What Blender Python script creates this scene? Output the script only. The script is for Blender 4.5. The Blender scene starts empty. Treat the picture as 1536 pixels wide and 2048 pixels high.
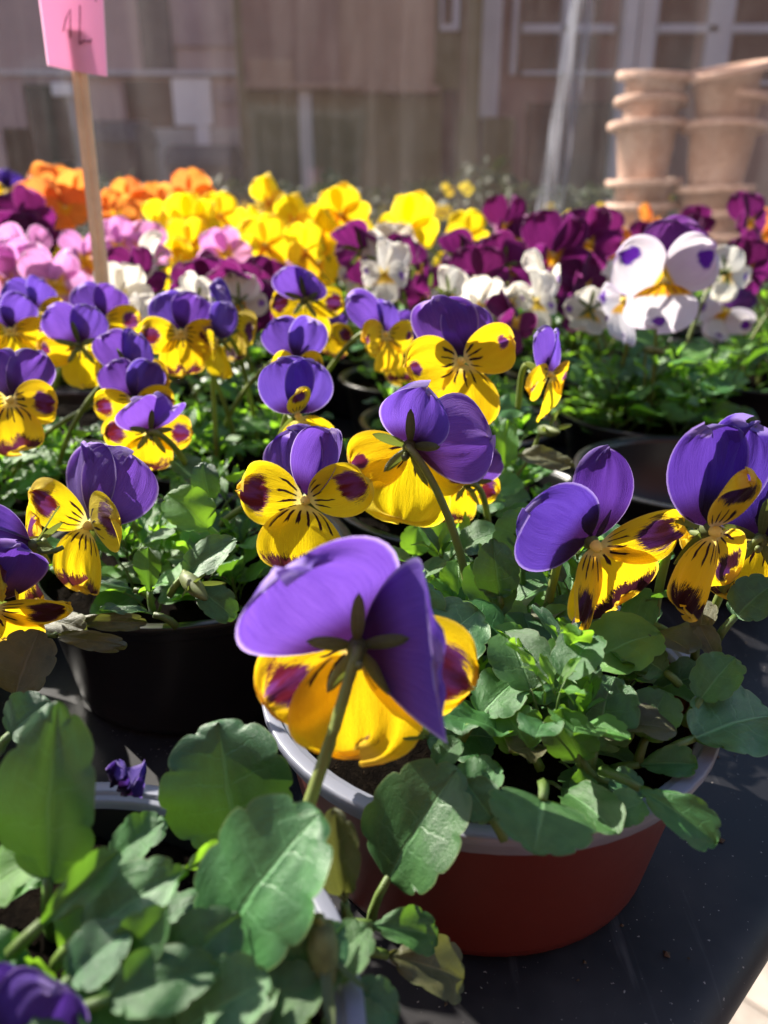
import bpy, bmesh, math, random
from math import sin, cos, pi, radians as R, sqrt
from mathutils import Vector as V, Matrix as MX, noise as mnoise

rng = random.Random(11)
S = bpy.context.scene
C = S.collection

# ------------------------------------------------------------------ camera, world, sun, exposure
CAM = V((0, 0, .183)); PITCH = R(21.7); FPX = 1540.0
cd = bpy.data.cameras.new('camera'); cam = bpy.data.objects.new('camera', cd); C.objects.link(cam)
cam.location = CAM; cam.rotation_euler = (pi/2 - PITCH, 0, 0)
cd.sensor_fit = 'VERTICAL'; cd.sensor_height = 24.0; cd.lens = FPX/2048*24
cd.clip_start = .01; cd.clip_end = 400
cd.dof.use_dof = True; cd.dof.focus_distance = .235; cd.dof.aperture_fstop = 6.8; cd.dof.aperture_blades = 0
S.camera = cam

SUN_DIR = V((-.66, .52, .60)).normalized()          # from the scene towards the sun
el = math.asin(SUN_DIR.z); az = math.atan2(SUN_DIR.x, SUN_DIR.y)
w = bpy.data.worlds.new('World'); S.world = w; w.use_nodes = True
wn = w.node_tree.nodes; wl = w.node_tree.links; wn.clear()
sky = wn.new('ShaderNodeTexSky'); sky.sky_type = 'NISHITA'; sky.sun_disc = False
sky.sun_elevation = el; sky.sun_rotation = az
bg = wn.new('ShaderNodeBackground'); bg.inputs[1].default_value = .088
wo = wn.new('ShaderNodeOutputWorld'); wl.new(sky.outputs[0], bg.inputs[0]); wl.new(bg.outputs[0], wo.inputs[0])
ld = bpy.data.lights.new('sun', 'SUN'); ld.energy = 5.0; ld.angle = R(.55); ld.color = (1, .93, .82)
lo = bpy.data.objects.new('sun', ld); C.objects.link(lo)
lo.rotation_euler = SUN_DIR.to_track_quat('Z', 'Y').to_euler()
S.view_settings.view_transform = 'Standard'; S.view_settings.look = 'None'
S.view_settings.exposure = 1.6; S.view_settings.gamma = 1.0
S.cycles.max_bounces = 8; S.cycles.transparent_max_bounces = 12; S.cycles.use_denoising = True

def at(px, py, Y):
    """point on the ray through photo pixel (px,py) at forward distance Y"""
    a = (px-768)/FPX; b = -(py-1024)/FPX
    d = V((a, cos(PITCH)+b*sin(PITCH), -sin(PITCH)+b*cos(PITCH)))
    return CAM + d*(Y/d.y)

# ------------------------------------------------------------------ node helper
class NT:
    def __init__(s, name):
        s.m = bpy.data.materials.new(name); s.m.use_nodes = True
        s.t = s.m.node_tree; s.t.nodes.clear()
        s.out = s.t.nodes.new('ShaderNodeOutputMaterial')
    def n(s, typ, **kw):
        o = s.t.nodes.new('ShaderNode'+typ)
        for k, v in kw.items(): setattr(o, k, v)
        return o
    def put(s, sock, v):
        if hasattr(v, 'is_output'): s.t.links.new(v, sock)
        elif isinstance(v, (tuple, list)) and sock.type == 'RGBA': sock.default_value = (*v[:3], 1)
        else: sock.default_value = v
    def math(s, op, a, b=0.0, c=0.0):
        o = s.n('Math', operation=op)
        for i, v in enumerate((a, b, c)): s.put(o.inputs[i], v)
        return o.outputs[0]
    def mix(s, f, a, b, mode='MIX'):
        o = s.n('Mix', data_type='RGBA', blend_type=mode)
        s.put(o.inputs[0], f); s.put(o.inputs[6], a); s.put(o.inputs[7], b)
        return o.outputs[2]
    def sm(s, x, lo, hi, a=0.0, b=1.0):
        o = s.n('MapRange', interpolation_type='SMOOTHSTEP')
        for i, v in enumerate((x, lo, hi, a, b)): s.put(o.inputs[i], v)
        return o.outputs[0]
    def noise(s, vec, scale, detail=3.0, rough=.5):
        o = s.n('TexNoise')
        if vec is not None: s.put(o.inputs['Vector'], vec)
        o.inputs['Scale'].default_value = scale; o.inputs['Detail'].default_value = detail; o.inputs['Roughness'].default_value = rough
        return o.outputs[0]
    def uv(s):
        o = s.n('UVMap'); q = s.n('SeparateXYZ'); s.t.links.new(o.outputs[0], q.inputs[0])
        return q.outputs[0], q.outputs[1]
    def vec(s, x, y, z=0.0):
        o = s.n('CombineXYZ')
        for i, v in enumerate((x, y, z)): s.put(o.inputs[i], v)
        return o.outputs[0]
    def obj(s): return s.n('TexCoord').outputs['Object']
    def rnd(s): return s.n('ObjectInfo').outputs['Random']
    def bump(s, h, strength, dist=.001):
        o = s.n('Bump'); s.put(o.inputs['Height'], h); o.inputs['Strength'].default_value = strength; o.inputs['Distance'].default_value = dist
        return o.outputs[0]
    def pbr(s, col, rough=.5, spec=.5, normal=None, sheen=0, metal=0, coat=0):
        p = s.n('BsdfPrincipled'); s.put(p.inputs['Base Color'], col); s.put(p.inputs['Roughness'], rough)
        p.inputs['Specular IOR Level'].default_value = spec; p.inputs['Metallic'].default_value = metal
        p.inputs['Sheen Weight'].default_value = sheen; p.inputs['Coat Weight'].default_value = coat
        if normal: s.t.links.new(normal, p.inputs['Normal'])
        return p.outputs[0]
    def mixs(s, f, a, b):
        o = s.n('MixShader'); s.put(o.inputs[0], f); s.t.links.new(a, o.inputs[1]); s.t.links.new(b, o.inputs[2])
        return o.outputs[0]
    def end(s, sh):
        s.t.links.new(sh, s.out.inputs[0]); return s.m

def petal_mat(name, base, deep, edge, blotch=None, bcol=(.1, .012, .03), bmode=None, whisk=0, heart=None, trans=.55, whiskcol=(.03, .006, .012)):
    """velvet petal: radial veins, paler rim (own tone plus painted backlight), a ragged blotch and dark guide lines; U across, V from throat to rim"""
    t = NT(name); u, v = t.uv(); r = t.rnd()
    uu = t.math('MULTIPLY', t.math('SUBTRACT', u, .5), 2.0)          # -1..1
    au = t.math('ABSOLUTE', uu)
    seed = t.math('MULTIPLY', r, 37.0)
    warp = t.math('ADD', uu, t.math('MULTIPLY', t.math('SUBTRACT', t.noise(t.vec(uu, v, seed), 2.0, 2), .5), .22))
    vein = t.noise(t.vec(t.math('MULTIPLY', warp, 22.0), t.math('MULTIPLY', v, 1.6), seed), 1.7, 5, .7)
    big = t.noise(t.vec(t.math('MULTIPLY', uu, 1.2), v, seed), 2.2, 2)
    col = t.mix(t.sm(vein, .38, .74, 0, .62), base, deep)
    col = t.mix(t.sm(big, .35, .75, 0, .35), col, deep)
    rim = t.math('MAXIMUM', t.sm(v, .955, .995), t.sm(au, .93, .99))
    if blotch:
        streak = t.noise(t.vec(t.math('MULTIPLY', warp, 26.0), t.math('MULTIPLY', v, 4.5), seed), 1.5, 6, .85)
        wob = t.noise(t.vec(uu, v, seed), 2.6, 2)
        if bmode == 'spot':     # round dark patch towards the rim
            du = t.math('DIVIDE', t.math('SUBTRACT', uu, blotch[2]), blotch[3])
            dv = t.math('DIVIDE', t.math('SUBTRACT', v, blotch[0]), blotch[1])
            d = t.math('SQRT', t.math('ADD', t.math('MULTIPLY', du, du), t.math('MULTIPLY', dv, dv)))
            d = t.math('ADD', d, t.math('MULTIPLY', t.math('SUBTRACT', streak, .5), 1.7))
            d = t.math('ADD', d, t.math('MULTIPLY', t.math('SUBTRACT', wob, .5), 1.1))
            msk = t.sm(d, .80, 1.05, 1, 0)
        else:                   # ragged band along the rim
            e = t.math('ADD', v, t.math('MULTIPLY', t.math('SUBTRACT', streak, .5), .75))
            e = t.math('ADD', e, t.math('MULTIPLY', t.math('SUBTRACT', wob, .5), .5))
            e = t.math('SUBTRACT', e, t.math('MULTIPLY', au, blotch[1]))
            msk = t.math('MULTIPLY', t.sm(e, blotch[0], blotch[0]+.05), t.sm(v, .955, .985, 1, 0))
        msk = t.math('MULTIPLY', msk, t.math('SUBTRACT', 1.0, t.math('MULTIPLY', rim, .85)))
        b2 = t.mix(t.sm(big, .4, .65), bcol[0] if isinstance(bcol[0], tuple) else bcol, bcol[1] if isinstance(bcol[0], tuple) else bcol)
        col = t.mix(msk, col, b2)
    if heart: col = t.mix(t.sm(v, heart[1], heart[2], 1, 0), col, heart[0])
    if whisk:
        ph = t.math('ADD', t.math('MULTIPLY', uu, whisk), t.math('MULTIPLY', wn_(t, uu, v, seed), 2.6))
        ln = t.math('POWER', t.math('ABSOLUTE', t.math('COSINE', ph)), 7.0)
        length = t.math('ADD', .10, t.math('MULTIPLY', t.noise(t.vec(t.math('MULTIPLY', uu, whisk*.32), seed, 0.0), 1.9, 1), .46))
        k = t.math('MULTIPLY', t.sm(t.math('SUBTRACT', ln, t.math('MULTIPLY', v, 1.1)), .15, .35), t.math('MULTIPLY', t.sm(t.math('SUBTRACT', length, v), 0.0, .05), t.sm(v, .07, .10)))
        k = t.math('MULTIPLY', k, t.sm(au, .8, .95, 1, 0))
        col = t.mix(k, col, whiskcol)
    col = t.mix(t.math('MULTIPLY', rim, .55), col, edge)  # petal's own pale edge, strengthened with backlit hair glow painted into the colour
    hs = t.n('HueSaturation'); t.put(hs.inputs['Hue'], t.math('ADD', .488, t.math('MULTIPLY', r, .024)))
    t.put(hs.inputs['Value'], t.math('ADD', .86, t.math('MULTIPLY', t.math('FRACT', t.math('MULTIPLY', r, 7.13)), .28)))
    hs.inputs['Saturation'].default_value = 1.0; t.put(hs.inputs['Color'], col); col = hs.outputs[0]
    fine = t.noise(t.obj(), 2600, 2)
    nrm = t.bump(t.math('ADD', t.math('MULTIPLY', vein, .8), t.math('MULTIPLY', fine, .35)), .6, .0008)
    p = t.pbr(col, .62, .22, nrm, sheen=.12)
    tr = t.n('BsdfTranslucent'); t.put(tr.inputs[0], col); t.t.links.new(nrm, tr.inputs[1])
    return t.end(t.mixs(trans, p, tr.outputs[0]))
def wn_(t, uu, v, seed): return t.noise(t.vec(uu, v, seed), 3.0, 2)

YEL, YED = (.88, .64, .010), (.82, .52, .005)
VIO, VID = (.150, .066, .43), (.09, .034, .31)
VARS = {}
def variety(key, up, lat, low): VARS[key] = (up, lat, low)
GOLD = ((.8, .36, .02), .02, .2)
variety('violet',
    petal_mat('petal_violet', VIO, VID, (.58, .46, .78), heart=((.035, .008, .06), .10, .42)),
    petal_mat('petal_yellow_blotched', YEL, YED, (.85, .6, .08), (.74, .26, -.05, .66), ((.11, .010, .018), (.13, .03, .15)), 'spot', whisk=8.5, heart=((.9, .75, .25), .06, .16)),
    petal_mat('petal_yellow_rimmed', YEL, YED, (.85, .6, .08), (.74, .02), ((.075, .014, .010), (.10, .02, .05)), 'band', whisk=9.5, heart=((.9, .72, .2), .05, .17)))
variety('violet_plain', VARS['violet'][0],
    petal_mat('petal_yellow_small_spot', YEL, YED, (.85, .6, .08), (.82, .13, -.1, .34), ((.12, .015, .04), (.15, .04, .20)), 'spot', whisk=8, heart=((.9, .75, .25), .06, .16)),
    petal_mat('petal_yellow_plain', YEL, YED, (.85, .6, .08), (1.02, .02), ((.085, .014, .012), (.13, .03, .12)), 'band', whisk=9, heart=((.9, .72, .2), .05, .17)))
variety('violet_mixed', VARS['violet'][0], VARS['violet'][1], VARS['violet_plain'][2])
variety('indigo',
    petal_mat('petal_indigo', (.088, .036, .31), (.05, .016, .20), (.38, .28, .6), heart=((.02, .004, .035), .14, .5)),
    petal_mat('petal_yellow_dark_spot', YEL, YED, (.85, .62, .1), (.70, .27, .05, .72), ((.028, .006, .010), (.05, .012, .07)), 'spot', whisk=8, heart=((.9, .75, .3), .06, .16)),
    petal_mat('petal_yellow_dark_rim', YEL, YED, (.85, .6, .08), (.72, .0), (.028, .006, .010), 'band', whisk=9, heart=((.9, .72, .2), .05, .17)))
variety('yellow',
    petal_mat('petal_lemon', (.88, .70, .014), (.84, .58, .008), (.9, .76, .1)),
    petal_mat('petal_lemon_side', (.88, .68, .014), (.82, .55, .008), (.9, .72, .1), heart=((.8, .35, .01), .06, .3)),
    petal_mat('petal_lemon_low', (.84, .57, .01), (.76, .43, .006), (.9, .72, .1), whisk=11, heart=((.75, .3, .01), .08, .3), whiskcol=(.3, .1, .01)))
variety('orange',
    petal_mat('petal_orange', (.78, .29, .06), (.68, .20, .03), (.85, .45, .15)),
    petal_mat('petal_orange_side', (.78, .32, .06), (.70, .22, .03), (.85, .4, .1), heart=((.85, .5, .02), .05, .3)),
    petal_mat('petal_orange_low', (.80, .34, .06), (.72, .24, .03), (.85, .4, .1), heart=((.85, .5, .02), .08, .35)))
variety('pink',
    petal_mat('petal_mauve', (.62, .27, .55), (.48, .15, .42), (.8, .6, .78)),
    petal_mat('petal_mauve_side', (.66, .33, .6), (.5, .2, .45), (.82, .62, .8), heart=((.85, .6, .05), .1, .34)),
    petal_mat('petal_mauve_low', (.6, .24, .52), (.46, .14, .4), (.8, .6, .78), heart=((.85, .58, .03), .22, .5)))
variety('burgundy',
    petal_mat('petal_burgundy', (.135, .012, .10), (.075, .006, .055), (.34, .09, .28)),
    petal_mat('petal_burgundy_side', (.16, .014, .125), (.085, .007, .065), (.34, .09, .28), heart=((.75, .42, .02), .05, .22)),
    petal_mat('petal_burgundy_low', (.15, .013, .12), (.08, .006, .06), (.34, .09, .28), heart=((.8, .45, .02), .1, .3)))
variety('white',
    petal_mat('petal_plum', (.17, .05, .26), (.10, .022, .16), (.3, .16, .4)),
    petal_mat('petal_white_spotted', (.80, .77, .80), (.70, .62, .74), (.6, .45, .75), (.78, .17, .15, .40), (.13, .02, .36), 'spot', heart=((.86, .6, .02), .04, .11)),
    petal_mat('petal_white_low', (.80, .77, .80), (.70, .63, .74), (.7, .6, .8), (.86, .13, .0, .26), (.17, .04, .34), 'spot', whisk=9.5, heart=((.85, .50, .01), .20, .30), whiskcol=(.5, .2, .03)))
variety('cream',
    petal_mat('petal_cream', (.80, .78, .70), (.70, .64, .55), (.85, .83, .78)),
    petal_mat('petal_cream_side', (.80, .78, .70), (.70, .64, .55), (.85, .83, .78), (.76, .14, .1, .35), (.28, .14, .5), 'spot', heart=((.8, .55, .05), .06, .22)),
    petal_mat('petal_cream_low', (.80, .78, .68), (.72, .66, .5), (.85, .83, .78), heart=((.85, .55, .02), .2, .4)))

def leaf_mat(name, base, dark, tr_col, trans=.3, rough=.42, spec=.48):
    t = NT(name); u, v = t.uv(); r = t.rnd()
    uu = t.math('MULTIPLY', t.math('SUBTRACT', u, .5), 2.0); au = t.math('ABSOLUTE', uu)
    seed = t.math('MULTIPLY', r, 51.0)
    n1 = t.noise(t.vec(t.math('MULTIPLY', uu, 1.2), t.math('MULTIPLY', v, 1.6), seed), 3.0, 4, .6)
    n2 = t.noise(t.vec(t.math('MULTIPLY', uu, 1.2), t.math('MULTIPLY', v, 1.6), seed), 26.0, 3, .6)
    col = t.mix(t.sm(n1, .3, .7), base, dark)
    col = t.mix(t.sm(n2, .52, .75, 0, .25), col, tuple(min(1, c*1.7+.01) for c in base))
    # midrib and side veins
    wv = t.math('MULTIPLY', t.math('SUBTRACT', n1, .5), .10)
    mid = t.sm(t.math('ADD', t.math('ABSOLUTE', t.math('ADD', uu, wv)), t.math('MULTIPLY', v, .012)), .018, .055, 1, 0)
    sv = t.math('FRACT', t.math('ADD', t.math('MULTIPLY', v, 5.5), t.math('MULTIPLY', n1, .55)))
    side = t.sm(t.math('ABSOLUTE', t.math('SUBTRACT', sv, .5)), .02, .06, 1, 0)
    side = t.math('MULTIPLY', side, t.sm(au, .15, .95, .30, .03))
    vein = t.math('MAXIMUM', mid, side)
    col = t.mix(t.math('MULTIPLY', vein, .55), col, tuple(min(1, c*2.1+.04) for c in base))
    spot = t.math('MULTIPLY', t.sm(t.noise(t.vec(t.math('MULTIPLY', uu, 1.3), v, seed), 13.0, 2), .70, .76), .35)
    col = t.mix(spot, col, (.13, .12, .06))
    edge = t.sm(au, .955, 1.0); col = t.mix(t.math('MULTIPLY', edge, .5), col, (.16, .2, .07))
    pet = t.sm(v, -.02, .05, 1, 0); col = t.mix(pet, col, (.10, .17, .035))
    hs = t.n('HueSaturation'); t.put(hs.inputs['Hue'], t.math('ADD', .485, t.math('MULTIPLY', r, .03)))
    hs.inputs['Saturation'].default_value = 1.0
    t.put(hs.inputs['Value'], t.math('ADD', .75, t.math('MULTIPLY', t.math('FRACT', t.math('MULTIPLY', r, 5.7)), .5)))
    t.put(hs.inputs['Color'], col); col = hs.outputs[0]
    fine = t.noise(t.obj(), 95.0, 3)
    nrm = t.bump(t.math('ADD', t.math('SUBTRACT', t.math('MULTIPLY', n1, .7), t.math('MULTIPLY', vein, .45)), t.math('MULTIPLY', fine, .3)), .5, .0012)
    p = t.pbr(col, t.math('ADD', rough, t.math('MULTIPLY', t.math('SUBTRACT', n2, .5), .3)), spec, nrm)
    tr = t.n('BsdfTranslucent'); t.put(tr.inputs[0], t.mix(t.math('MULTIPLY', vein, .3), tr_col, (.05, .09, .01)))
    return t.end(t.mixs(trans, p, tr.outputs[0]))
LEAF = [leaf_mat('leaf_green', (.055, .155, .040), (.032, .100, .026), (.16, .36, .02), .30),
        leaf_mat('leaf_bluish', (.046, .140, .042), (.028, .094, .028), (.12, .28, .02), .12, .38),
        leaf_mat('leaf_fresh', (.10, .25, .045), (.065, .18, .03), (.30, .60, .03), .45),
        leaf_mat('leaf_olive', (.085, .085, .035), (.05, .055, .022), (.16, .18, .03), .25, .46)]

def simple(name, col, rough=.5, spec=.5, nscale=40, amt=.25, bump=.0, col2=None, bs=None, metal=0, coat=0, bd=.001):
    t = NT(name); o = t.obj()
    n = t.noise(o, nscale, 5, .6)
    c2 = col2 or tuple(c*(1-amt) for c in col)
    c = t.mix(t.sm(n, .35, .65), col, c2)
    nr = t.bump(t.noise(o, bs or nscale*4, 4, .6), bump, bd) if bump else None
    return t.end(t.pbr(c, t.sm(n, .3, .7, rough*.85, min(1, rough*1.15)), spec, nr, metal=metal, coat=coat))
M = {}
M['stem'] = simple('stem_green', (.17, .22, .05), .45, .4, 120, .3)
t_ = NT('stem_translucent'); c_ = t_.mix(t_.noise(t_.obj(), 150), (.15, .21, .05), (.21, .23, .07))
tr_ = t_.n('BsdfTranslucent'); t_.put(tr_.inputs[0], (.32, .42, .08)); M['stem'] = t_.end(t_.mixs(.28, t_.pbr(c_, .45, .4), tr_.outputs[0]))
M['sepal'] = leaf_mat('sepal_green', (.10, .13, .045), (.065, .09, .03), (.2, .26, .04), .3)
M['throat'] = simple('throat_yellow', (.82, .62, .14), .6, .2, 300, .2)
M['calyx'] = simple('calyx_green', (.12, .15, .05), .6, .3, 200, .4)
# potting soil
t = NT('soil'); o = t.obj(); n = t.noise(o, 160, 6, .75); vo = t.n('TexVoronoi'); vo.inputs['Scale'].default_value = 320; t.put(vo.inputs['Vector'], o)
c = t.mix(t.sm(n, .35, .7), (.003, .0022, .0018), (.009, .0065, .0045)); c = t.mix(t.sm(t.noise(o, 420, 3), .68, .74), c, (.04, .03, .02))
M['soil'] = t.end(t.pbr(c, 1.0, .02, t.bump(t.math('ADD', n, t.noise(o, 700, 4, .8)), .9, .0022)))
def plastic(name, col, rough, dust, dcol=(.25, .23, .22), trl=0):
    t = NT(name); o = t.obj()
    n = t.noise(o, 9, 5, .65); sp = t.noise(o, 900, 2); wr = t.noise(o, 60, 4, .7)
    c = t.mix(t.math('MULTIPLY', t.sm(n, .45, .72), dust), col, dcol)
    c = t.mix(t.math('MULTIPLY', t.sm(sp, .70, .76), min(1, dust*2.2)), c, dcol)
    p = t.pbr(c, t.math('ADD', rough, t.math('MULTIPLY', wr, .15)), .5, t.bump(wr, .06, .001))
    if trl:
        q = t.n('BsdfTranslucent'); t.put(q.inputs[0], col); p = t.mixs(trl, p, q.outputs[0])
    return t.end(p)
M['pot_black'] = plastic('pot_black', (.008, .008, .009), .26, .05)
M['pot_red'] = plastic('pot_terracotta_plastic', (.10, .015, .008), .36, .06, (.2, .12, .09))
M['rim_grey'] = plastic('pot_rim_grey', (.24, .25, .31), .28, .05, (.4, .4, .42), .3)
t = NT('tray_black'); o = t.obj(); n = t.noise(o, 7, 5, .65); sp = t.noise(o, 700, 2); sc = t.n('TexNoise'); mp = t.n('Mapping'); mp.inputs['Scale'].default_value = (180, 14, 14); mp.inputs['Rotation'].default_value = (0, 0, .8)
t.t.links.new(o, mp.inputs[0]); t.t.links.new(mp.outputs[0], sc.inputs[0]); sc.inputs['Scale'].default_value = 1.0; sc.inputs['Detail'].default_value = 4
c = t.mix(t.math('MULTIPLY', t.sm(n, .45, .75), .45), (.009, .009, .011), (.09, .085, .085))
c = t.mix(t.math('MULTIPLY', t.math('MULTIPLY', t.sm(sc.outputs[0], .62, .8), t.sm(n, .4, .6)), .4), c, (.2, .2, .2))
c = t.mix(t.math('MULTIPLY', t.sm(sp, .70, .75), .7), c, (.4, .37, .33))
M['tray'] = t.end(t.pbr(c, t.sm(n, .3, .7, .40, .58), .28, t.bump(t.noise(o, 40, 3), .12, .002)))

# ------------------------------------------------------------------ mesh helpers
def mesh(name, verts, faces, mat=None, uvs=None, smooth=True, slots=None, fmat=None):
    me = bpy.data.meshes.new(name); me.from_pydata([tuple(v) for v in verts], [], faces)
    if uvs:
        l = me.uv_layers.new(name='UVMap')
        buf = [0.0]*(2*len(me.loops)); idx = [0]*len(me.loops); me.loops.foreach_get('vertex_index', idx)
        for i, k in enumerate(idx): buf[2*i], buf[2*i+1] = uvs[k]
        l.data.foreach_set('uv', buf)
    for m in ([mat] if mat else []) + (slots or []): me.materials.append(m)
    if fmat: me.polygons.foreach_set('material_index', fmat)
    if smooth: me.polygons.foreach_set('use_smooth', [True]*len(me.polygons))
    me.update(); return me
def link(name, data, parent=None, mat=None):
    o = bpy.data.objects.new(name, data); C.objects.link(o)
    if parent is not None: o.parent = parent
    if mat is not None: o.matrix_basis = mat
    return o
def tag(o, label=None, cat=None, group=None, kind=None):
    for k, v in (('label', label), ('category', cat), ('group', group), ('kind', kind)):
        if v: o[k] = v
    return o
def empty(name, loc): 
    o = link(name, None); o.location = loc; o.empty_display_size = .02; return o
def basis(x, y, z, loc):
    return MX(((x.x, y.x, z.x, loc.x), (x.y, y.y, z.y, loc.y), (x.z, y.z, z.z, loc.z), (0, 0, 0, 1)))
def tube(pts, rad, sides=7, uvflag=False):
    """verts, faces of a tapered tube along pts"""
    vs, fs = [], []; n = len(pts); up = V((.31, .2, .93))
    for i, p in enumerate(pts):
        d = (pts[min(i+1, n-1)] - pts[max(i-1, 0)]).normalized()
        a = d.cross(up).normalized(); b = d.cross(a).normalized()
        r = rad(i/(n-1)) if callable(rad) else rad
        for k in range(sides):
            t = 2*pi*k/sides; vs.append(p + a*cos(t)*r + b*sin(t)*r)
    for i in range(n-1):
        for k in range(sides):
            k2 = (k+1) % sides
            fs.append((i*sides+k, i*sides+k2, (i+1)*sides+k2, (i+1)*sides+k))
    fs.append(tuple(range(sides-1, -1, -1))); fs.append(tuple((n-1)*sides+k for k in range(sides)))
    return vs, fs
def bez(a, b, c, d, n=14):
    o = []
    for i in range(n):
        t = i/(n-1); s = 1-t
        o.append(a*s**3 + b*3*s*s*t + c*3*s*t*t + d*t**3)
    return o
def lathe(prof, seg=48, wob=0):
    vs, fs = [], []; n = len(prof)
    for k in range(seg):
        t = 2*pi*k/seg
        for (r, z) in prof:
            q = 1 + wob*sin(2*t+.7) + wob*.6*sin(5*t)
            vs.append((r*q*cos(t), r*q*sin(t), z))
    for k in range(seg):
        k2 = (k+1) % seg
        for i in range(n-1): fs.append((k*n+i, k2*n+i, k2*n+i+1, k*n+i+1))
    return vs, fs
def box(x0, x1, y0, y1, z0, z1):
    v = [(x, y, z) for z in (z0, z1) for y in (y0, y1) for x in (x0, x1)]
    return v, [(0, 2, 3, 1), (4, 5, 7, 6), (0, 1, 5, 4), (2, 6, 7, 3), (0, 4, 6, 2), (1, 3, 7, 5)]
def bevbox(name, x0, x1, y0, y1, z0, z1, mat, bev=.01, seg=2, parent=None):
    vs, fs = box(x0, x1, y0, y1, z0, z1); me = mesh(name, vs, fs, mat, smooth=False)
    bm = bmesh.new(); bm.from_mesh(me)
    bmesh.ops.recalc_face_normals(bm, faces=bm.faces)
    if bev: bmesh.ops.bevel(bm, geom=bm.edges[:], offset=bev, segments=seg, affect='EDGES', profile=.5)
    bm.to_mesh(me); bm.free()
    return link(name, me, parent)

# ------------------------------------------------------------------ petals and flowers
NU, NV = 23, 17
def petal_mesh(mat, theta, L, W, tilt=0, curl=0, fold=0, cup=0, wave=.0, bend=0, notch=0, z0=0, a=.60, b=.40, seed=0, twist=0, pinch=0):
    rr = random.Random(seed); ph1, ph2, ph3 = rr.random()*6, rr.random()*6, rr.random()*6
    d0 = V((cos(theta), sin(theta), 0)); x0 = V((sin(theta), -cos(theta), 0)); Z = V((0, 0, 1))
    vm = a/(a+b); pm = vm**a*(1-vm)**b
    vs, uvs, fs = [], [], []
    N = 60; sl = [0.0]*(N+1); sz = [0.0]*(N+1)
    for i in range(N):
        t = (i+.5)/N; ang = tilt + curl*t*t
        sl[i+1] = sl[i] + cos(ang)/N; sz[i+1] = sz[i] + sin(ang)/N
    for j in range(NV):
        v = .5 - .5*cos(pi*(j/(NV-1))**.85) if j else 0.0
        v = min(1, max(v, 0)); q = v*N; i = min(int(q), N-1); f = q-i
        s = sl[i]*(1-f)+sl[i+1]*f; zz = sz[i]*(1-f)+sz[i+1]*f
        ang = tilt + curl*v*v
        th = bend*v; d = d0*cos(th) + x0*sin(th); x = x0*cos(th) - d0*sin(th)
        nrm = Z*cos(ang) - d*sin(ang)
        tw = twist*v; xx = x*cos(tw) + nrm*sin(tw); nn = nrm*cos(tw) - x*sin(tw)
        pr = (max(v, 1e-6)**a)*(max(1-v, 0)**b)/pm
        pr = max(pr, .10*(1-v))
        for k in range(NU):
            u = -1 + 2*k/(NU-1)
            au = abs(u)
            half = W/2*pr
            fo = fold*(sqrt(u*u+.03)-.17)
            lat = half*u*cos(fold*au*.8)
            hgt = half*fo + cup*half*u*u*v
            edge = wave*L*v*v*(sin(u*4.2+ph1)*.5 + sin(u*9+ph2+v*3)*.34*au + sin(u*17+ph3)*.16*v*v) + .010*L*v*sin(u*11+ph2)*(1-.5*v)
            hgt += edge + .034*L*v*mnoise.noise(V((u*5.0, v*1.6, ph3*7))) + .011*L*v*mnoise.noise(V((u*12, v*3, ph2*7)))
            sh = 1 - notch*math.exp(-(u/.38)**2)*v**5 - .05*v**4*sin(u*5+ph1)*au - pinch*au*v + .11*v**3*mnoise.noise(V((u*2.3, ph1*9, v*2))) + .02*v**4*mnoise.noise(V((u*8, ph2*9, 1)))
            p = d*(s*L*sh + .0012) + Z*(zz*L + z0) + xx*lat + nn*hgt
            vs.append(p); uvs.append((k/(NU-1), v))
    for j in range(NV-1):
        for k in range(NU-1):
            fs.append((j*NU+k, j*NU+k+1, (j+1)*NU+k+1, (j+1)*NU+k))
    return mesh('petal', vs, fs, mat, uvs)

def D(x): return x*pi/180
BASE = {  # theta, length, width, ... of a viola seen face on
 'ul': dict(theta=D(122), L=.0205, W=.0215, tilt=D(-14), curl=D(-18), wave=.075, z0=-.0022, b=.36),
 'ur': dict(theta=D(58), L=.0205, W=.0215, tilt=D(-10), curl=D(-18), wave=.075, z0=-.0014, b=.36),
 'll': dict(theta=D(188), L=.0195, W=.0180, tilt=D(12), curl=D(-22), wave=.075, z0=.0002, b=.38),
 'lr': dict(theta=D(-8), L=.0195, W=.0180, tilt=D(12), curl=D(-22), wave=.075, z0=.0006, b=.38),
 'lo': dict(theta=D(270), L=.0205, W=.0250, tilt=D(14), curl=D(-30), wave=.10, z0=.0012, b=.33, notch=.10),
}
def sepal_mesh(ang, ln, wd, spread):
    vs, uvs, fs = [], [], []
    d = V((cos(ang), sin(ang), 0)); x = V((-sin(ang), cos(ang), 0)); Z = V((0, 0, 1))
    n = 8
    for j in range(n):
        v = j/(n-1); a = spread + .5*v
        c = d*(.0014 + ln*v*sin(a)) - Z*(.0036 + ln*v*(.75 if sin(ang) > .1 else .12))
        hw = wd*(.25 + 1.2*v*(1-v)*1.6 + .12*(1-v))*(1 if v < .98 else .2)
        for u in (-1, 0, 1):
            vs.append(c + x*hw*u - Z*.0006*(abs(u)*-1)); uvs.append((.5+.5*u, v))
    for j in range(n-1):
        for k in range(2): fs.append((j*3+k, j*3+k+1, j*3+k+4, j*3+k+3))
    return mesh('sepal', vs, fs, M['sepal'], uvs)
SEPALS = [sepal_mesh(2*pi*k/5+.3, .0090 + .002*(k % 2), .0018, 1.05+.15*(k % 3)) for k in range(5)]
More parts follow.
